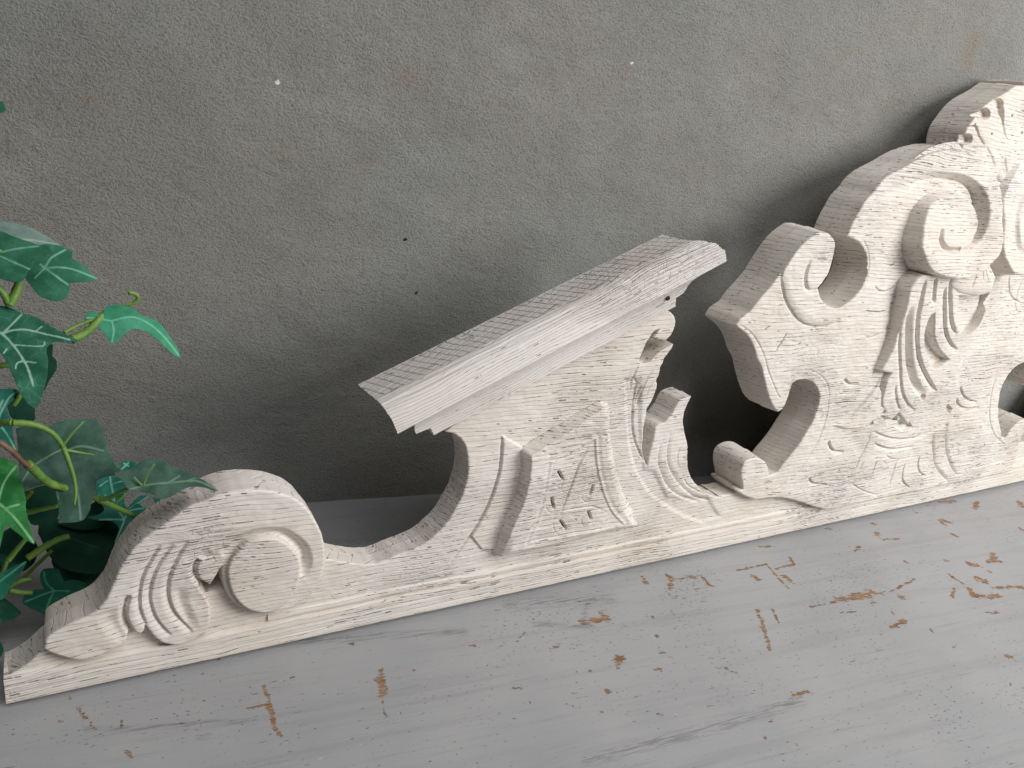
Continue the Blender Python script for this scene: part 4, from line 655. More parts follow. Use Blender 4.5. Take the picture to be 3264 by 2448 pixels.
"vol":[[477.7,473.6,1],[492.0,493.0],[518.4,508.7],[551.8,516.8],[573.7,516.8],[598.8,511.5],[620.7,502.5],[638.3,491.4],[653.6,473.9],[661.3,453.9],[665.5,433.4],[672.0,410.8],[666.0,392.9],[653.0,383.0],[629.9,369.4],[598.5,362.2],[564.1,363.3],[537.0,368.8],[520.9,377.9],[510.2,390.2],[504.5,401.7],[504.2,413.1],[504.3,427.6],[507.7,440.6],[514.1,449.7],[528.6,458.4],[553.1,463.6],[578.8,461.7],[599.2,451.9],[610.3,438.2],[612.2,423.0],[605.8,412.6],[613.0,406.7],[627.0,416.6],[633.8,432.3],[633.3,449.3],[622.7,468.1],[600.7,480.1],[571.8,487.2],[541.8,487.2],[509.3,483.3]],
"vol_ch":[[615.4,456.9],[622.3,440.3],[621.6,421.6],[610.3,409.2],[595.4,398.6],[574.6,394.8]],
"vol_in":[[506.1,450.1],[525.7,459.0],[553.1,463.6],[578.8,461.7],[599.2,451.9],[610.3,438.2],[612.2,423.0],[604.6,409.1],[586.5,399.3],[567.9,397.2],[546.6,407.6],[536.3,412.3],[508.2,427.8]],
"vol_cres":[[541.5,421.6],[539.6,414.1],[542.0,405.8],[552.1,398.6],[565.5,396.3],[581.4,398.3]],
"vol2":[[693.5,510.0,1],[682.0,494.1],[673.5,481.8],[666.8,466.1],[667.5,452.5],[674.5,433.7],[675.2,416.2],[679.0,398.5],[689.6,384.3],[710.2,368.1,1],[740.1,366.4,1],[748.2,381.4,1],[756.1,400.1,1],[813.4,420.0,1],[814.0,475.4,1],[740.5,513.3,1]],
"vol2_ch":[[743.6,480.6],[717.3,470.4],[704.3,454.1],[700.6,438.2],[704.3,418.8],[711.1,404.6],[723.0,397.6],[744.2,394.3],[767.2,400.3]],
"vol2_in":[[720.9,461.9,1],[708.2,447.3],[703.5,433.0],[708.4,415.3],[719.0,404.8],[754.5,402.8,1],[771.2,428.0,1]],
"bell":[[637.6,386.5,1],[631.3,378.5],[617.8,373.1],[608.1,369.1],[593.3,364.3],[589.2,360.8],[589.7,353.8],[595.5,347.6],[611.3,341.8],[622.6,339.5],[635.4,337.6],[655.9,335.6],[670.4,337.1],[679.7,339.9],[685.1,344.5],[686.0,354.6],[677.2,365.5],[660.0,377.9],[642.6,388.3,1]],
"be1":[[633.2,377.7],[634.9,365.3],[633.9,355.5],[633.4,347.5]],
"be2":[[638.5,384.7],[645.8,373.3],[653.9,357.3]],
"be3":[[650.4,376.1],[661.8,362.7],[669.5,353.7]],
"drop":[[528.1,363.7,1],[517.7,356.9],[512.2,345.0],[516.2,329.6],[518.8,314.0],[520.9,296.4],[521.6,278.7],[519.6,260.9],[516.1,246.6],[512.2,235.0,1],[525.0,231.5,1],[538.0,229.8,1],[533.2,218.1],[535.4,204.9],[538.1,191.5],[544.9,179.5],[555.4,171.0],[549.2,165.7,1],[575.2,157.5,1],[585.9,166.3,1],[606.4,152.6],[616.1,145.3,1],[625.6,162.8,1],[637.9,175.7],[656.2,182.2],[664.6,190.5],[671.5,202.0,1],[687.7,213.8,1],[693.9,233.3,1],[681.5,245.7,1],[693.6,252.9,1],[703.0,271.9,1],[705.1,298.8,1],[691.7,336.7,1],[687.6,362.5,1],[651.2,385.5,1],[612.0,369.3,1],[558.0,363.8,1]],
"dr_f1":[[536.3,358.6],[542.2,337.9],[547.9,316.9],[556.0,295.4],[569.3,271.5],[584.3,250.5],[603.3,232.5],[626.5,213.9],[654.4,193.9]],
"dr_f2":[[526.7,322.5],[534.4,299.6],[548.1,274.1],[562.8,249.7],[581.5,226.3],[603.6,205.7],[628.2,190.3]],
"dr_f3":[[521.0,292.9],[532.3,269.3],[546.7,245.0],[560.7,221.9],[575.7,200.0],[596.9,181.0],[620.7,167.2]],
"dr_f4":[[557.3,360.3],[563.0,344.8],[571.9,327.1]],
"dr_f5":[[583.4,348.2],[594.8,326.8],[610.2,303.0],[623.5,284.2],[642.9,268.5],[663.5,257.2]],
"dr_f6":[[589.6,362.2],[598.1,341.0],[611.9,321.2],[626.0,300.8],[647.6,280.6]],
"dr_f7":[[556.0,210.0],[565.9,193.1],[580.1,176.6],[588.2,171.0]],
"dr_p1":[[580.3,314.9,1],[573.0,309.3],[571.6,296.8],[575.9,282.2],[584.3,267.2],[599.0,251.6],[615.6,237.6],[631.4,229.0,1],[646.3,235.9],[656.6,243.1,1],[634.9,253.7],[613.5,267.8],[597.4,285.1],[588.3,301.8]],
"dr_p2":[[619.2,336.4,1],[656.0,334.2],[688.7,339.5,1],[696.4,321.7],[694.7,306.7],[692.1,293.4],[682.0,282.3],[669.7,276.0,1],[652.5,286.1],[637.1,300.5],[625.7,319.1]],
"dr_dot":[[627.1,187.4]],
"dr_low":[[554.1,225.8,1],[547.6,215.9],[551.8,202.3],[552.3,190.8],[560.3,174.8],[571.0,166.1],[573.8,169.7],[563.5,184.2],[559.9,199.8],[563.7,211.0],[561.0,220.7]],
"dr_t0":[[569.3,170.1,1],[562.6,159.0,1],[574.8,149.9,1],[593.7,153.1,1],[585.9,164.7,1]],
"dr_t1":[[604.5,162.1,1],[595.7,152.0,1],[591.6,144.4,1],[616.7,133.8,1],[632.6,140.0,1]],
"dr_t2":[[702.6,169.0,1],[698.4,161.1,1],[713.2,153.6,1],[718.6,159.8,1]],
"dr_t3":[[532.7,160.2,1],[528.7,154.3,1],[536.7,150.1,1],[541.6,153.1,1]],
"leaf_l":[[452.9,159.8,1],[477.6,152.3],[500.0,149.2],[526.3,151.4],[550.0,161.7,1],[556.6,180.1,1],[530.4,210.7,1],[531.1,229.3,1],[523.2,214.9],[516.6,204.1],[509.3,195.3],[497.9,183.0],[481.9,169.3]],
"cl_0":[[546.7,142.0],[566.8,134.0],[593.1,126.3],[624.5,121.9],[654.5,122.9],[683.3,128.3],[717.3,137.7]],
"cl_1":[[555.7,122.8],[577.6,114.4],[600.2,109.2],[624.7,107.5],[648.4,109.0]],
"cl_2":[[716.3,139.9],[721.7,118.1],[735.3,92.9],[757.0,68.3],[786.1,43.2]],
"cl_3":[[690.3,123.4],[699.9,99.0],[715.5,73.4],[737.1,55.2],[766.2,36.0]],
"cl_4":[[672.2,91.5],[674.2,76.3],[684.7,62.0],[701.4,53.2]],
"cl_5":[[641.5,82.5],[641.7,67.6],[650.1,51.4],[671.7,37.5]],
"cl_6":[[573.4,94.9],[571.5,80.8],[566.7,71.1]],
"cl_7":[[532.2,63.4],[560.3,49.1],[597.3,36.3]],
"cl_8":[[542.2,140.5],[542.3,124.7],[533.7,103.7],[529.2,86.2],[514.5,73.9]],
"cl_9":[[458.4,224.6],[464.5,218.4],[475.3,215.0],[486.7,216.0]],
"cl_10":[[459.5,137.4],[462.9,129.4],[473.9,120.5],[494.6,117.0]],
"cl_11":[[438.7,86.1],[442.8,79.3],[454.3,74.1],[476.4,71.1]],
"cl_12":[[721.8,195.6],[731.1,184.7],[749.5,172.8],[776.2,166.5]],
"cl_13":[[721.1,177.1],[733.7,164.7],[757.1,157.4],[788.1,156.5]],
"cl_14":[[806.7,206.7],[809.9,174.6],[821.0,143.3],[838.9,119.5],[864.3,98.9],[899.8,81.3]],
"cl_15":[[477.3,279.0],[485.1,277.7],[495.3,279.6],[508.7,284.5]],
"cl_16":[[467.3,345.7],[478.6,339.7],[491.9,338.8],[505.5,343.8],[513.5,353.2]],
"cl_17":[[619.1,85.2],[619.8,61.9],[619.0,49.3]],
"cl_18":[[590.3,101.1],[606.9,92.9],[629.0,90.3],[646.8,91.3]],
"cl_19":[[757.6,360.0],[766.5,340.8],[783.2,327.1],[807.6,318.9]],
"cl_20":[[544.9,96.3],[538.8,82.9]],
"cl_21":[[512.9,234.1],[510.5,223.1]],
"cl_22":[[834.9,92.9],[836.1,83.7]],
"cr_crack":[[469.6,483.7],[494.6,484.5],[534.4,483.1],[574.9,484.0],[609.0,483.7]],
"cr_crack2":[[502.3,313.2],[487.0,312.2],[463.4,313.6]],
"fin_l1":[[601.7,576.5],[615.9,568.6],[629.0,560.4],[638.1,551.7],[645.9,542.7],[656.3,534.7]],
"fin_l2":[[578.7,546.6],[588.6,539.4],[599.2,532.4],[611.0,526.1]],
"fin_l3":[[615.0,524.0],[630.1,514.6],[640.7,505.6],[646.6,500.1]],
"fin_l4":[[659.2,516.8],[682.1,491.5],[693.4,499.0],[707.8,510.2]],
"fin_pk1":[[602.6,578.9,1],[611.6,571.3],[623.2,563.0],[636.9,554.0,1],[629.9,566.9],[622.1,578.6],[613.3,581.5,1]],
"fin_pk2":[[567.0,543.7,1],[577.7,547.0],[579.0,548.7],[589.4,537.9],[599.2,532.4],[609.4,526.4,1],[597.1,533.8],[589.6,540.2],[583.8,546.0,1]],
"fin_pk3":[[576.3,560.8,1],[581.8,562.2],[582.3,565.3],[592.2,567.8],[600.8,564.8],[603.3,558.8],[595.5,556.1],[585.0,557.4],[580.9,555.9],[574.2,556.8,1]],
"fin_pk4":[[555.5,531.1,1],[568.4,535.3],[576.5,534.4],[581.0,530.9],[581.2,526.3],[573.7,524.7],[566.6,523.8,1],[561.6,521.4,1]],
"fin_d0":[[650.1,564.8]],
"fin_d1":[[618.5,540.0]],
"fin_d2":[[682.9,546.8]],
"fin_d3":[[700.0,553.2]],
"fin_btn":[[665.3,490.5]],
"cr_nails":[[307.1,312.2]],
"cr_slits":[[292.2,294.0],[298.3,298.6]],
"cr_slit2":[[319.9,267.1],[330.9,288.7]],
"cr_slit3":[[354.0,273.0],[358.7,276.2]],
"cr_slit4":[[487.8,370.8],[495.8,373.4]],
"cr_crackL":[[451.8,189.6],[481.0,190.9]],
"cr_crackR":[[750.1,204.7],[779.6,202.8]],
"armcrack":[[262.9,381.0],[278.8,379.8]],
"blockface":[[330.5,107.8]],
"cr_chan":[[490.4,464.2],[508.6,475.5],[529.6,481.5],[552.6,484.0],[577.5,483.6],[599.8,478.4],[618.1,467.8],[628.4,453.2],[631.2,436.3],[628.7,420.7],[622.2,410.2]],
"cr_sweep":[[419.6,426.4],[436.1,445.6],[455.2,459.0],[481.3,468.2],[504.3,474.2]],
"drop_wall":[[537.5,362.7],[519.5,342.1],[517.0,319.5],[522.5,296.5],[524.8,271.4],[522.8,249.7],[522.8,229.4]]}''')
def o(n): return spline(TR[n], True)
def l(n): return spline(TR[n], False, 5)
root = bpy.data.objects.new('wood_carving', None); COL.objects.link(root)
root['label'] = 'long white limed oak pediment carving with scrolls and leafwork leaning on the plaster wall'
root['category'] = 'wood carving'
PHI = math.radians(7.0)
root.location = (0, 0, D2['lift']); root.rotation_euler = (-PHI, 0, 0)
BACK = .034
# the backing board with the pierced leaf edge of the bracket
bd = TR['board']
for p in bd:
    if p[1] < 15 : p[1] = max(p[1], 1.5)
R = Relief(o('board'))
R.field(spline(TR['bd_step'], True), .0022, .0016)
R.groove(l('bd_l1'), .0022, .0016, .1)
R.groove(l('bd_l2'), .0022, .0022, .15)
R.groove(l('bd_l3'), .0020, .0016); R.groove(l('bd_l4'), .0018, .0018); R.groove(l('bd_l4b'), .0016, .0013); R.groove(l('bd_l4c'), .0015, .0010)
R.groove(l('bd_l5'), .0022, .0020, .15, side=-1, soft=.006); R.groove(l('bd_l6'), .0024, .0024, .15, side=-1, soft=.007)
R.groove(l('bd_l7'), .0014, .0009); R.groove(l('bd_l8'), .0014, .0012)
R.field(o('bd_wave'), -.0022, .006)
R.rough(.0004, 3)
# soft upward sweep where the bracket meets the cap
R.build('bracket_board', 0, BACK, M_WOOD, root, rnd=.0016, layers=[(0, 0), (.05, .0003), (.5, .0008), (.54, .0001), (1, -.0006)])

def rail(name, xa, xb, z0, z1, yf, yb, prof, seed):
    n = int((xb - xa) / .0009); m = 26
    xs = np.linspace(xa, xb, n); t = np.linspace(0, 1, m)
    X, TT = np.meshgrid(xs, t)
    Z = z0 + (z1 - z0) * TT
    Y = yf - prof(TT, X) - .0003 * vnoise(X, Z, .012, .004, seed) - .0002 * vnoise(X, Z, .03, .0018, seed + 1)
    Z = Z + np.where(TT < .01, .0009 * vnoise(X, Z, .010, .1, seed + 2), 0)
    n0 = X.shape
    X = np.vstack([X[:1], X, X[-1:]]); Z = np.vstack([Z[:1], Z, Z[-1:]]); Y = np.vstack([np.full((1, n), yb), Y, np.full((1, n), yb)])
    # close the two ends
    X = np.hstack([X[:, :1], X, X[:, -1:]]); Z = np.hstack([Z[:, :1] * 0 + (z0 + z1) / 2, Z, Z[:, -1:] * 0 + (z0 + z1) / 2]); Y = np.hstack([Y[:, :1] * 0 + yb, Y, Y[:, -1:] * 0 + yb])
    me = grid_mesh(name, X, Y, Z); me.set_sharp_from_angle(angle=math.radians(50))
    return link(name, me, M_WOOD, root)
rnd_ = lambda t, r: np.sqrt(np.clip(1 - np.clip(1 - np.minimum(t, 1 - t) / r, 0, 1) ** 2, 0, 1))
rail('foot_rail', -.4738, 1.7338, .0008, .0262, -.0015, BACK - .002, lambda t, X: .0030 * rnd_(t, .07) - .0007 * np.exp(-((t - .36 - .10 * vnoise(X, X * 0, .35, 1, 4)) / .022) ** 2) - .0007 * np.exp(-((t - .68 - .1 * vnoise(X, X * 0, .4, 1, 9)) / .02) ** 2), 31)
rail('bead_moulding', -.2655, 1.5255, .0266, .0356, .001, .02, lambda t, X: .0035 * rnd_(t, .5), 41)

# left scroll
R = Relief(o('scroll'))
for n, wd_, dp in (('sc_g1', .0030, .0030), ('sc_g2', .0030, .0030), ('sc_g3', .0034, .0034)): R.groove(l(n), wd_ * .7, dp, .12, side=1, soft=.007)
R.groove(l('sc_g0'), .0034, .0060, .15, side=1, soft=.006)
R.groove(l('sc_leaf'), .0036, .0050, .12, side=1, soft=.005)
R.groove(l('sc_hollow'), .007, .0022, .3); R.groove(l('sc_hollow2'), .006, .0025, .3); R.groove(l('sc_hollow3'), .012, .0028, .35)
R.field(o('disc_channel') if False else spline(TR['disc_channel'] + TR['disc_channel'][::-1][:0], False, 5), 0, .003) if False else None
R.groove(l('disc_channel'), .0080, .0068, .12)
R.rough(.0004, 5)
R.build('scroll', -.0095, BACK, M_WOOD, root, rnd=.0022, layers=[(0, 0), (.04, .0002), (.45, .0008), (.5, .0), (1, -.0008)])
R = Relief(o('disc')); R.rough(.0003, 8)
R.build('scroll_disc', -.0138, -.001, M_WOOD, root, rnd=.0020)

# raised panel on the bracket
R = Relief(o('panel'))
pin = o('panel_in')
d = R.signed(pin, .02); R.H += -.0010 * np.clip(1 - np.abs(d - .004) / .004, 0, 1)     # hollow frame round the field
R.field(pin, -.0018, .0016)
R.groove(l('pn_v1'), .0022, .0020, .15); R.groove(l('pn_v2'), .0016, .0012); R.groove(l('pn_a7'), .0018, .0010)
for k in (1, 2, 3, 4, 5, 6): R.groove(l('pn_a%d' % k), .0012, .0009)
for k in range(11):
    p = spline(TR['pn_s%d' % k], False, 3); R.groove(p, .0022 if k < 5 else .0014, .0048 if k < 5 else .0032, .3, dirt=.95)
# flared skirt: the face falls away toward the right-hand side and the foot
d = -R.signed(R.o, .012)
R.H -= .007 * np.clip(1 - d / .010, 0, 1) ** 1.5 * np.clip((R.X - .045) / .05, 0, 1)
R.H -= .006 * np.clip(1 - d / .009, 0, 1) ** 1.5 * np.clip((.085 - R.Z) / .02, 0, 1)
R.rough(.0006, 12)
R.build('raised_panel', -.0165, -.0005, M_WOOD, root, rnd=.0014, tilt=(.03, .0, .02, .1), layers=[(0, 0), (.75, .0012), (1, .004)])

# sloping cap moulding over the bracket (own grain direction along its length)
def cap():
    prof = [(.034, -.236, -.018, .280), (.034, -.2950, -.0626, .3010), (-.0085, -.2945, -.0600, .3050), (-.0160, -.2922, -.0592, .3150), (-.0232, -.2872, -.0582, .3235), (-.0285, -.2775, -.0572, .3300),
            (-.0290, -.2655, -.0575, .3305), (-.0275, -.2640, -.0572, .3290), (-.0200, -.2632, -.0565, .3270), (-.0195, -.2625, -.0380, .3060), (-.0188, -.2590, -.0375, .3050), (-.0140, -.2545, -.0375, .2935), (-.0092, -.2485, -.0375, .2905), (-.0075, -.2430, -.0375, .2880),
            (-.0072, -.2408, -.0220, .2750), (-.0060, -.2315, -.0215, .2738), (.0030, -.2285, -.0200, .2730), (.020, -.2285, -.0200, .2730), (.034, -.2285, -.0200, .273)]
    prof = np.array(prof); seg = np.hypot(np.diff(prof[:, 0]), np.diff(prof[:, 1])); L = np.concatenate([[0], np.cumsum(seg)])
    # resample finely where the face is seen
    s = [0.0]
    for i in range(len(seg)):
        k = max(1, int(seg[i] / .0008)) if 1 <= i <= 15 else max(1, int(seg[i] / .01))
        s += list(L[i] + seg[i] * (np.arange(k) + 1) / k)
    s = np.array(s); P = np.stack([np.interp(s, L, prof[:, k]) for k in range(4)], 1)
    tan = np.gradient(P[:, :2], axis=0); nr = np.stack([tan[:, 1], -tan[:, 0]], 1); nr /= np.linalg.norm(nr, axis=1, keepdims=True)
    # outward: away from the middle of the section
    mid = np.array([.008, -.262]); sg = np.sign(((P[:, :2] - mid) * nr).sum(1)); sg[sg == 0] = 1; nr *= np.sign(np.median(sg))
    nu = 480; t = np.linspace(0, 1, nu)
    Sg, V = np.meshgrid(t, s)
    XL = P[:, 2][:, None] + (P[:, 3] - P[:, 2])[:, None] * Sg
    Yp = np.repeat(P[:, 0][:, None], nu, 1)
    disp = .0002 * vnoise(XL, V, .02, .002, 3)
    top = ((V > L[1]) & (V < L[2] + .001))
    flu = ((V > L[2] - .001) & (V < L[5]))
    fas = ((V >= L[5]) & (V < L[6]))
    # flutes: the soft wood has weathered out along the length
    rid = .0010 * vnoise(XL, V, .11, .0021, 1) + .0007 * vnoise(XL, V, .05, .0011, 2) + .0006 * vnoise(XL, V, .2, .0045, 4)
    disp = np.where(flu, disp + rid, disp)
    disp = np.where(fas, disp + .0004 * vnoise(XL, V, .05, .0015, 9), disp)
    # saw kerfs crossing on the flat top
    y = Yp; a = XL * .93 + y * .36 + .002 * vnoise(XL, y, .03, .02, 14); b2 = y * .93 - XL * .22 + .0015 * vnoise(XL, y, .03, .02, 15)
    k1 = np.clip(1 - np.abs(((a / .0090) % 1) - .5) / .09, 0, 1); k2 = np.clip(1 - np.abs(((b2 / .0085) % 1) - .5) / .09, 0, 1)
    edge = np.clip((y - (-.0085)) / .004, 0, 1)
    disp = np.where(top, disp - (.0012 * k1 + .0010 * k2) * edge, disp)
    Yq = P[:, 0][:, None] + nr[:, 0][:, None] * disp; Nq = P[:, 1][:, None] + nr[:, 1][:, None] * disp
    # weathered ends
    rag = .0012 * vnoise(V, XL * 0, .0016, 1, 21); endw = np.clip((t - .985) / .015, 0, 1)[None, :]; endl = np.clip((.012 - t) / .012, 0, 1)[None, :]
    XL = XL + rag * endw - rag * .5 * endl
    me_v = np.stack([XL, Yq, -Nq], -1); n, m = XL.shape
    verts = me_v.reshape(-1, 3).tolist(); i = np.arange(n * m).reshape(n, m)
    f = np.stack([i[:-1, :-1], i[:-1, 1:], i[1:, 1:], i[1:, :-1]], -1).reshape(-1, 4).tolist()
    f += np.stack([np.r_[i[-1, :-1]], np.r_[i[-1, 1:]], np.r_[i[0, 1:]], np.r_[i[0, :-1]]], -1).tolist()
    for col, c in ((0, [.008, -.262]), (m - 1, [.008, -.262])):
        ring = i[:, col].tolist(); pp = me_v[:, col]
        tri = tessellate_polygon([[Vector((p[1], p[2], 0)) for p in pp]])
        f += [[ring[a] for a in t3] for t3 in tri]
    me = bpy.data.meshes.new('cap_moulding'); me.from_pydata(verts, [], f)
    bm = bmesh.new(); bm.from_mesh(me); bmesh.ops.recalc_face_normals(bm, faces=bm.faces); bm.to_mesh(me); bm.free()
    me.polygons.foreach_set('use_smooth', [True] * len(me.polygons)); me.set_sharp_from_angle(angle=math.radians(42)); me.update()
    kf = np.where(top, np.maximum(k1, k2) * edge, 0).ravel(); grid_attr(me, 'kerf', kf)
    ob = link('cap_moulding', me, M_CAP, root); ob.rotation_euler = (0, -math.atan2(.410, .912), 0)
    return ob
capo = cap()
def pin_hole(name, x, z, y, r, parent):
    """a small nail hole: a solid dark plug, its colour standing for the shade inside"""
    bm = bmesh.new(); bmesh.ops.create_cone(bm, cap_ends=True, segments=14, radius1=r, radius2=r * .8, depth=.0012)
    me = bpy.data.meshes.new(name); bm.to_mesh(me); bm.free()
    ob = link(name, me, M_HOLE, parent); ob.rotation_euler = (math.pi / 2, 0, 0); ob.location = (x, y, z); return ob
q = TR['c_hole'][0]; pin_hole('nail_hole', q[0] / 1000, q[1] / 1000, -.0105, .0028, root)

# the crest
cr_ol = o('crest')
R = Relief(cr_ol)
R.field(o('cr_armpoly'), .0030, .0026)
R.groove(l('cr_armedge'), .0030, .0030, .15, side=-1, soft=.009)
R.groove(l('cr_curl'), .0030, .0034, .2, side=1, soft=.007)
for n in ('cr_rim1', 'cr_rim2'): R.groove(l(n), .0018, .0012, .08)
R.groove(l('cr_rim3'), .0016, .0014, .1)
mm = lambda p, a=.629, dz=-.008: np.stack([2 * a - p[:, 0], p[:, 1] + dz], 1)[::-1]
R.groove(mm(l('cr_rim1'), .621, -.018), .0018, .0014, .08)
R.groove(mm(l('cr_rim3')), .0016, .0014, .1)
R.groove(l('cr_chan'), .0095, .0070, .2, dirt=0); R.groove(l('cr_sweep'), .012, .0022, .3, dirt=0); R.groove(l('drop_wall'), .012, .0025, .2, dirt=0)
for k in range(23):
    deep = k in (0, 1, 2, 3, 9, 10, 11, 12, 13)
    g_ = l('cl_%d' % k)
    if k == 14: R.groove(g_, .0020, .0014, .08); continue
    R.groove(g_, .0023 if deep else .0018, .0036 if deep else (.0030 if k in (4, 5) else .0019), .12, dirt=.5, side=(-1 if k in (2, 3, 4, 5) else 1) if deep else 0, soft=.006)
for k in range(4): R.field(o('dr_t%d' % k), -.0055, .0016)
R.field(o('leaf_l'), .0035, .004)
for n in ('fin_l1', 'fin_l2', 'fin_l3', 'fin_l4'): R.groove(l(n), .0020, .0018, .15)
for n, dp in (('fin_pk1', -.006), ('fin_pk2', -.007), ('fin_pk3', -.008), ('fin_pk4', -.008)): R.field(o(n), dp, .0016)
for n in ('cr_crack', 'cr_crack2', 'cr_slits', 'cr_slit2', 'cr_slit3', 'cr_slit4', 'cr_crackL', 'cr_crackR'): R.groove(l(n), .0012, .0026, .1, dirt=1.0)
for k in range(4):
    p = np.array(TR['fin_d%d' % k][0][:2]) / 1000; q_ = np.clip(1 - np.hypot(R.X - p[0], R.Z - p[1]) / .0022, 0, 1); R.H -= .004 * q_; R.G = np.maximum(R.G, 1.6 * q_)
p = np.array(TR['fin_btn'][0][:2]) / 1000; R.H += .003 * np.clip(1 - (np.hypot((R.X - p[0]) * .8, R.Z - p[1]) / .007) ** 2, 0, 1) - .0014 * np.exp(-((np.hypot((R.X - p[0]) * .8, R.Z - p[1]) - .0075) / .0016) ** 2)
# hollow sweep beside the volute and the punched ground to its left
R.H -= .002 * np.exp(-(((R.X - .47) / .035) ** 2 + ((R.Z - .46) / .05) ** 2))
pk = vnoise(R.X, R.Z, .0035, .0032, 91); reg = np.exp(-(((R.X - .40) / .06) ** 2 + ((R.Z - .26) / .035) ** 2)); R.H -= .0011 * np.clip(pk, 0, 1) * reg
R.rough(.0006, 20)
R.build('crest', -.010, .040, M_WOOD, root, rnd=.0022, layers=[(0, 0), (.04, .0002), (.42, .0010), (.47, .0002), (.52, .0022), (.97, .0022), (1, .0010)])

# volutes: they lean out of the face toward their foot
def volute(name, ol, ch, inner, cres, seed):
    R = Relief(ol)
    R.groove(ch, .0060, .0030, .22)
    R.H -= .010 * np.clip((.565 - R.X) / .06, 0, 1) * np.clip((R.Z - .455) / .02, 0, 1)
    if inner is not None: R.field(inner, .0012, .004)
    if cres is not None: R.groove(cres, .0050, .0080, .25)
    R.rough(.0006, seed)
    z1 = ol[:, 1].max(); 
    return R.build(name, -.0125, -.004, M_WOOD, root, rnd=.0030, tilt=(-.02, .20, ol[:, 0].mean(), z1), layers=[(0, 0), (.35, .0006), (.8, .003), (1, .0075)])
volute('volute', o('vol'), l('vol_ch'), None, l('vol_cres'), 51)
volute('volute', o('vol2'), l('vol2_ch'), o('vol2_in'), None, 52)

# the hanging leaf drop with its deep pockets
R = Relief(o('drop'))
for n, wd_, dp in (('dr_f1', .0030, .0060), ('dr_f3', .0022, .0034), ('dr_f5', .0026, .0050), ('dr_f6', .0026, .0050), ('dr_f4', .0026, .0042), ('dr_f7', .0020, .0024)):
    R.groove(l(n), wd_, dp, .12, side=1, soft=.009)
R.groove(l('dr_f2'), .0085, .0080, .2)
R.field(o('dr_p1'), -.0125, .0030); R.field(o('dr_p2'), -.0120, .0026)
p = np.array(TR['dr_dot'][0][:2]) / 1000; R.H -= .007 * np.clip(1.4 - np.hypot(R.X - p[0], R.Z - p[1]) / .0036, 0, 1)
d = -R.signed(R.o, .02); R.H -= .006 * np.clip(1 - d / .014, 0, 1) ** 2 * np.clip((R.X - .68) / .04, 0, 1)
R.rough(.0005, 61)
R.build('leaf_drop', -.0285, -.0035, M_WOOD, root, rnd=.0030, tilt=(0, -.085, .65, .33), layers=[(0, 0), (.5, .0010), (1, .0030)])
R = Relief(o('dr_low')); R = None
R = Relief(o('bell')); R.dome(R.o, .006, .016)
for n in ('be1', 'be2', 'be3'): R.groove(l(n), .0014, .0016, .2)
R.rough(.0004, 71)
R.build('bellflower', -.0285, -.008, M_WOOD, root, rnd=.0018)

# the far half of the pediment mirrors the near one; it runs out of the picture but shades the wall
for ob in [c for c in root.children if c.name.split('.')[0] in ('bracket_board', 'scroll', 'scroll_disc', 'raised_panel', 'cap_moulding')]:
    c = ob.copy(); COL.objects.link(c); c.parent = root
    c.matrix_local = Matrix.Translation((1.26, 0, 0)) @ Matrix.Scale(-1, 4, (1, 0, 0)) @ ob.matrix_local

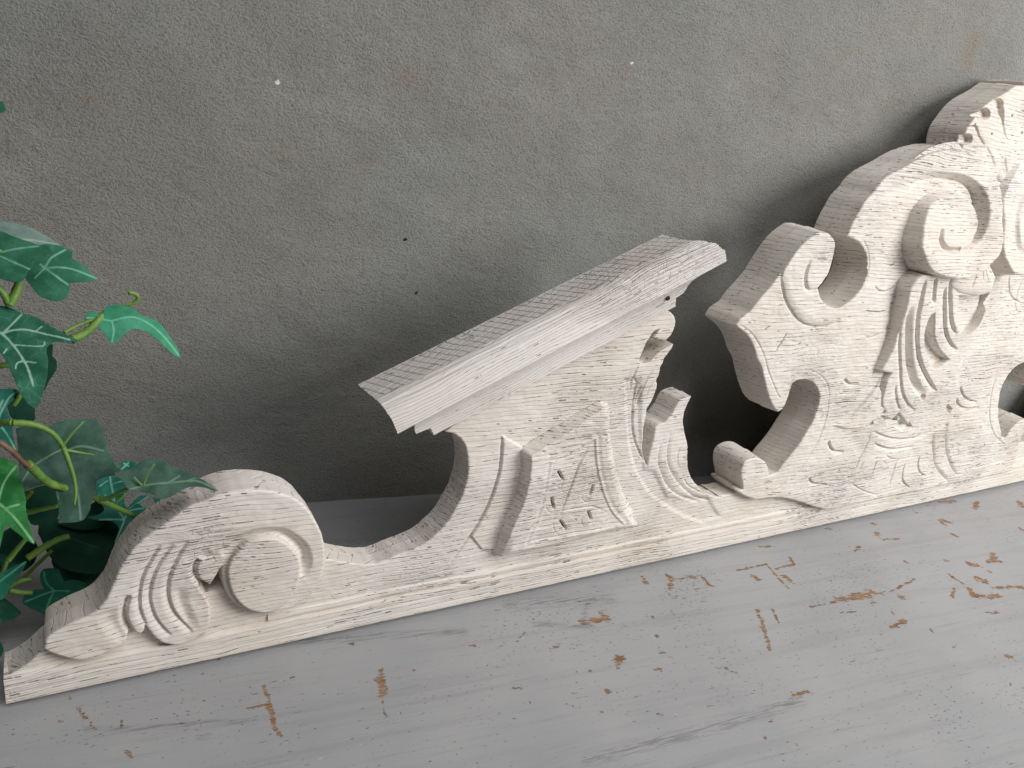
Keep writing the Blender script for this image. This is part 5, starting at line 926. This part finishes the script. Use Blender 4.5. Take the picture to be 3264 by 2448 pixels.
# ------------------------------------------------------------------ the ivy
ivy = bpy.data.objects.new('ivy_plant', None); COL.objects.link(ivy)
ivy['label'] = 'green artificial ivy with pale veins trailing in from the left behind the carving'; ivy['category'] = 'ivy'
ivy.location = (-.75, .12, 0)
inv = Matrix.Translation((.75, -.12, 0))
def leaf(d, seed):
    ol = spline(d['o'], True, 3); R = Relief(ol, h=.0009, pad=.003)
    vein = np.zeros_like(R.X)
    for k, v in enumerate(d['v']):
        p = spline(v, False, 4); wdt = .0019 if k < 4 else .0013
        D_ = R.dist(p, .012, False); vein = np.maximum(vein, np.clip(1 - D_ / wdt, 0, 1)); R.H -= .0009 * np.clip(1 - D_ / .009, 0, 1)
    c = ol.mean(0); ext = (ol.max(0) - ol.min(0)).max() / 2
    rr = ((R.X - c[0]) ** 2 + (R.Z - c[1]) ** 2) / ext ** 2
    bend = d['b'] * .012 * rr * min(1, ext / .05) + .0026 * vnoise(R.X, R.Z, .035, .03, seed) * 2
    R.H = R.H - bend
    ins = R.sdf < 0
    e1 = np.array(d['e1']); e2 = np.array(d['e2']); n = np.cross(e1, e2); A = np.array(d['A'])
    # marching outline through the same cutter, then placed in the leaf's own plane
    me_o = R.build('leaf', 0, .0006, LM[d['k']], None, rnd=.0002, fill=False)
    me = me_o.data; nv = len(me.vertices); cc = np.empty(nv * 3); me.vertices.foreach_get('co', cc); cc = cc.reshape(-1, 3)
    # back follows the front so the blade stays thin
    i = np.clip(((cc[:, 2] - R.z[0]) / R.h).round().astype(int), 0, len(R.z) - 1); j = np.clip(((cc[:, 0] - R.x[0]) / R.h).round().astype(int), 0, len(R.x) - 1)
    vv = vein[i, j]; back = cc[:, 1] >= .0006 - 1e-7
    hh = -R.H[i, j]
    isb = np.zeros(nv, bool); nb = np.sum(np.abs(cc[:, 1] - .0006) < 1e-7); isb[np.abs(cc[:, 1] - .0006) < 1e-7] = True
    yv = np.where(isb, hh + .0007, cc[:, 1])
    Wp = A + cc[:, :1] * e1 + cc[:, 2:3] * e2 - yv[:, None] * n
    Wp = Wp - np.array([-.75, .12, 0])
    me.vertices.foreach_set('co', Wp.ravel()); grid_attr(me, 'vein', vv)
    # close the back by copying the front triangulation
    me.flip_normals() if False else None
    me.update(); me_o.parent = ivy
    return me_o
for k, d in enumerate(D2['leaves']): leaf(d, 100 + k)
def tube(name, pts, material, parent):
    P = np.array([p[:3] for p in pts], float) - np.array([-.75, .12, 0]); r = np.array([p[3] for p in pts])
    n = len(P); S = []; RR = []
    for i in range(n - 1):
        p0, p1, p2, p3 = P[max(i-1, 0)], P[i], P[i+1], P[min(i+2, n-1)]
        for k in range(6):
            t = k / 6; S.append(.5 * ((2*p1) + (p2-p0)*t + (2*p0-5*p1+4*p2-p3)*t*t + (3*p1-p0-3*p2+p3)*t**3)); RR.append(r[i] * (1-t) + r[i+1] * t)
    S.append(P[-1]); RR.append(r[-1]); S = np.array(S)
    T_ = np.gradient(S, axis=0); T_ /= np.linalg.norm(T_, axis=1, keepdims=True)
    up = np.array([0.1, .3, 1.0]); V = []; F = []; K = 10
    for i, (c, t) in enumerate(zip(S, T_)):
        a = np.cross(t, up); a /= np.linalg.norm(a); b = np.cross(t, a)
        for k in range(K):
            an = 6.283 * k / K; V.append(c + RR[i] * (math.cos(an) * a + math.sin(an) * b) * (1 + .08 * math.sin(i * 1.7 + k)))
    for i in range(len(S) - 1):
        for k in range(K): F.append([i*K+k, i*K+(k+1) % K, (i+1)*K+(k+1) % K, (i+1)*K+k])
    F.append(list(range(K))[::-1]); F.append([(len(S)-1)*K+k for k in range(K)])
    me = bpy.data.meshes.new(name); me.from_pydata([tuple(v) for v in V], [], F); me.polygons.foreach_set('use_smooth', [True] * len(F)); me.update()
    return link(name, me, material, parent)
for m_, pts in D2['stems']: tube('stem', pts, M_BARK if m_ == 'bark' else M_STEM, ivy)
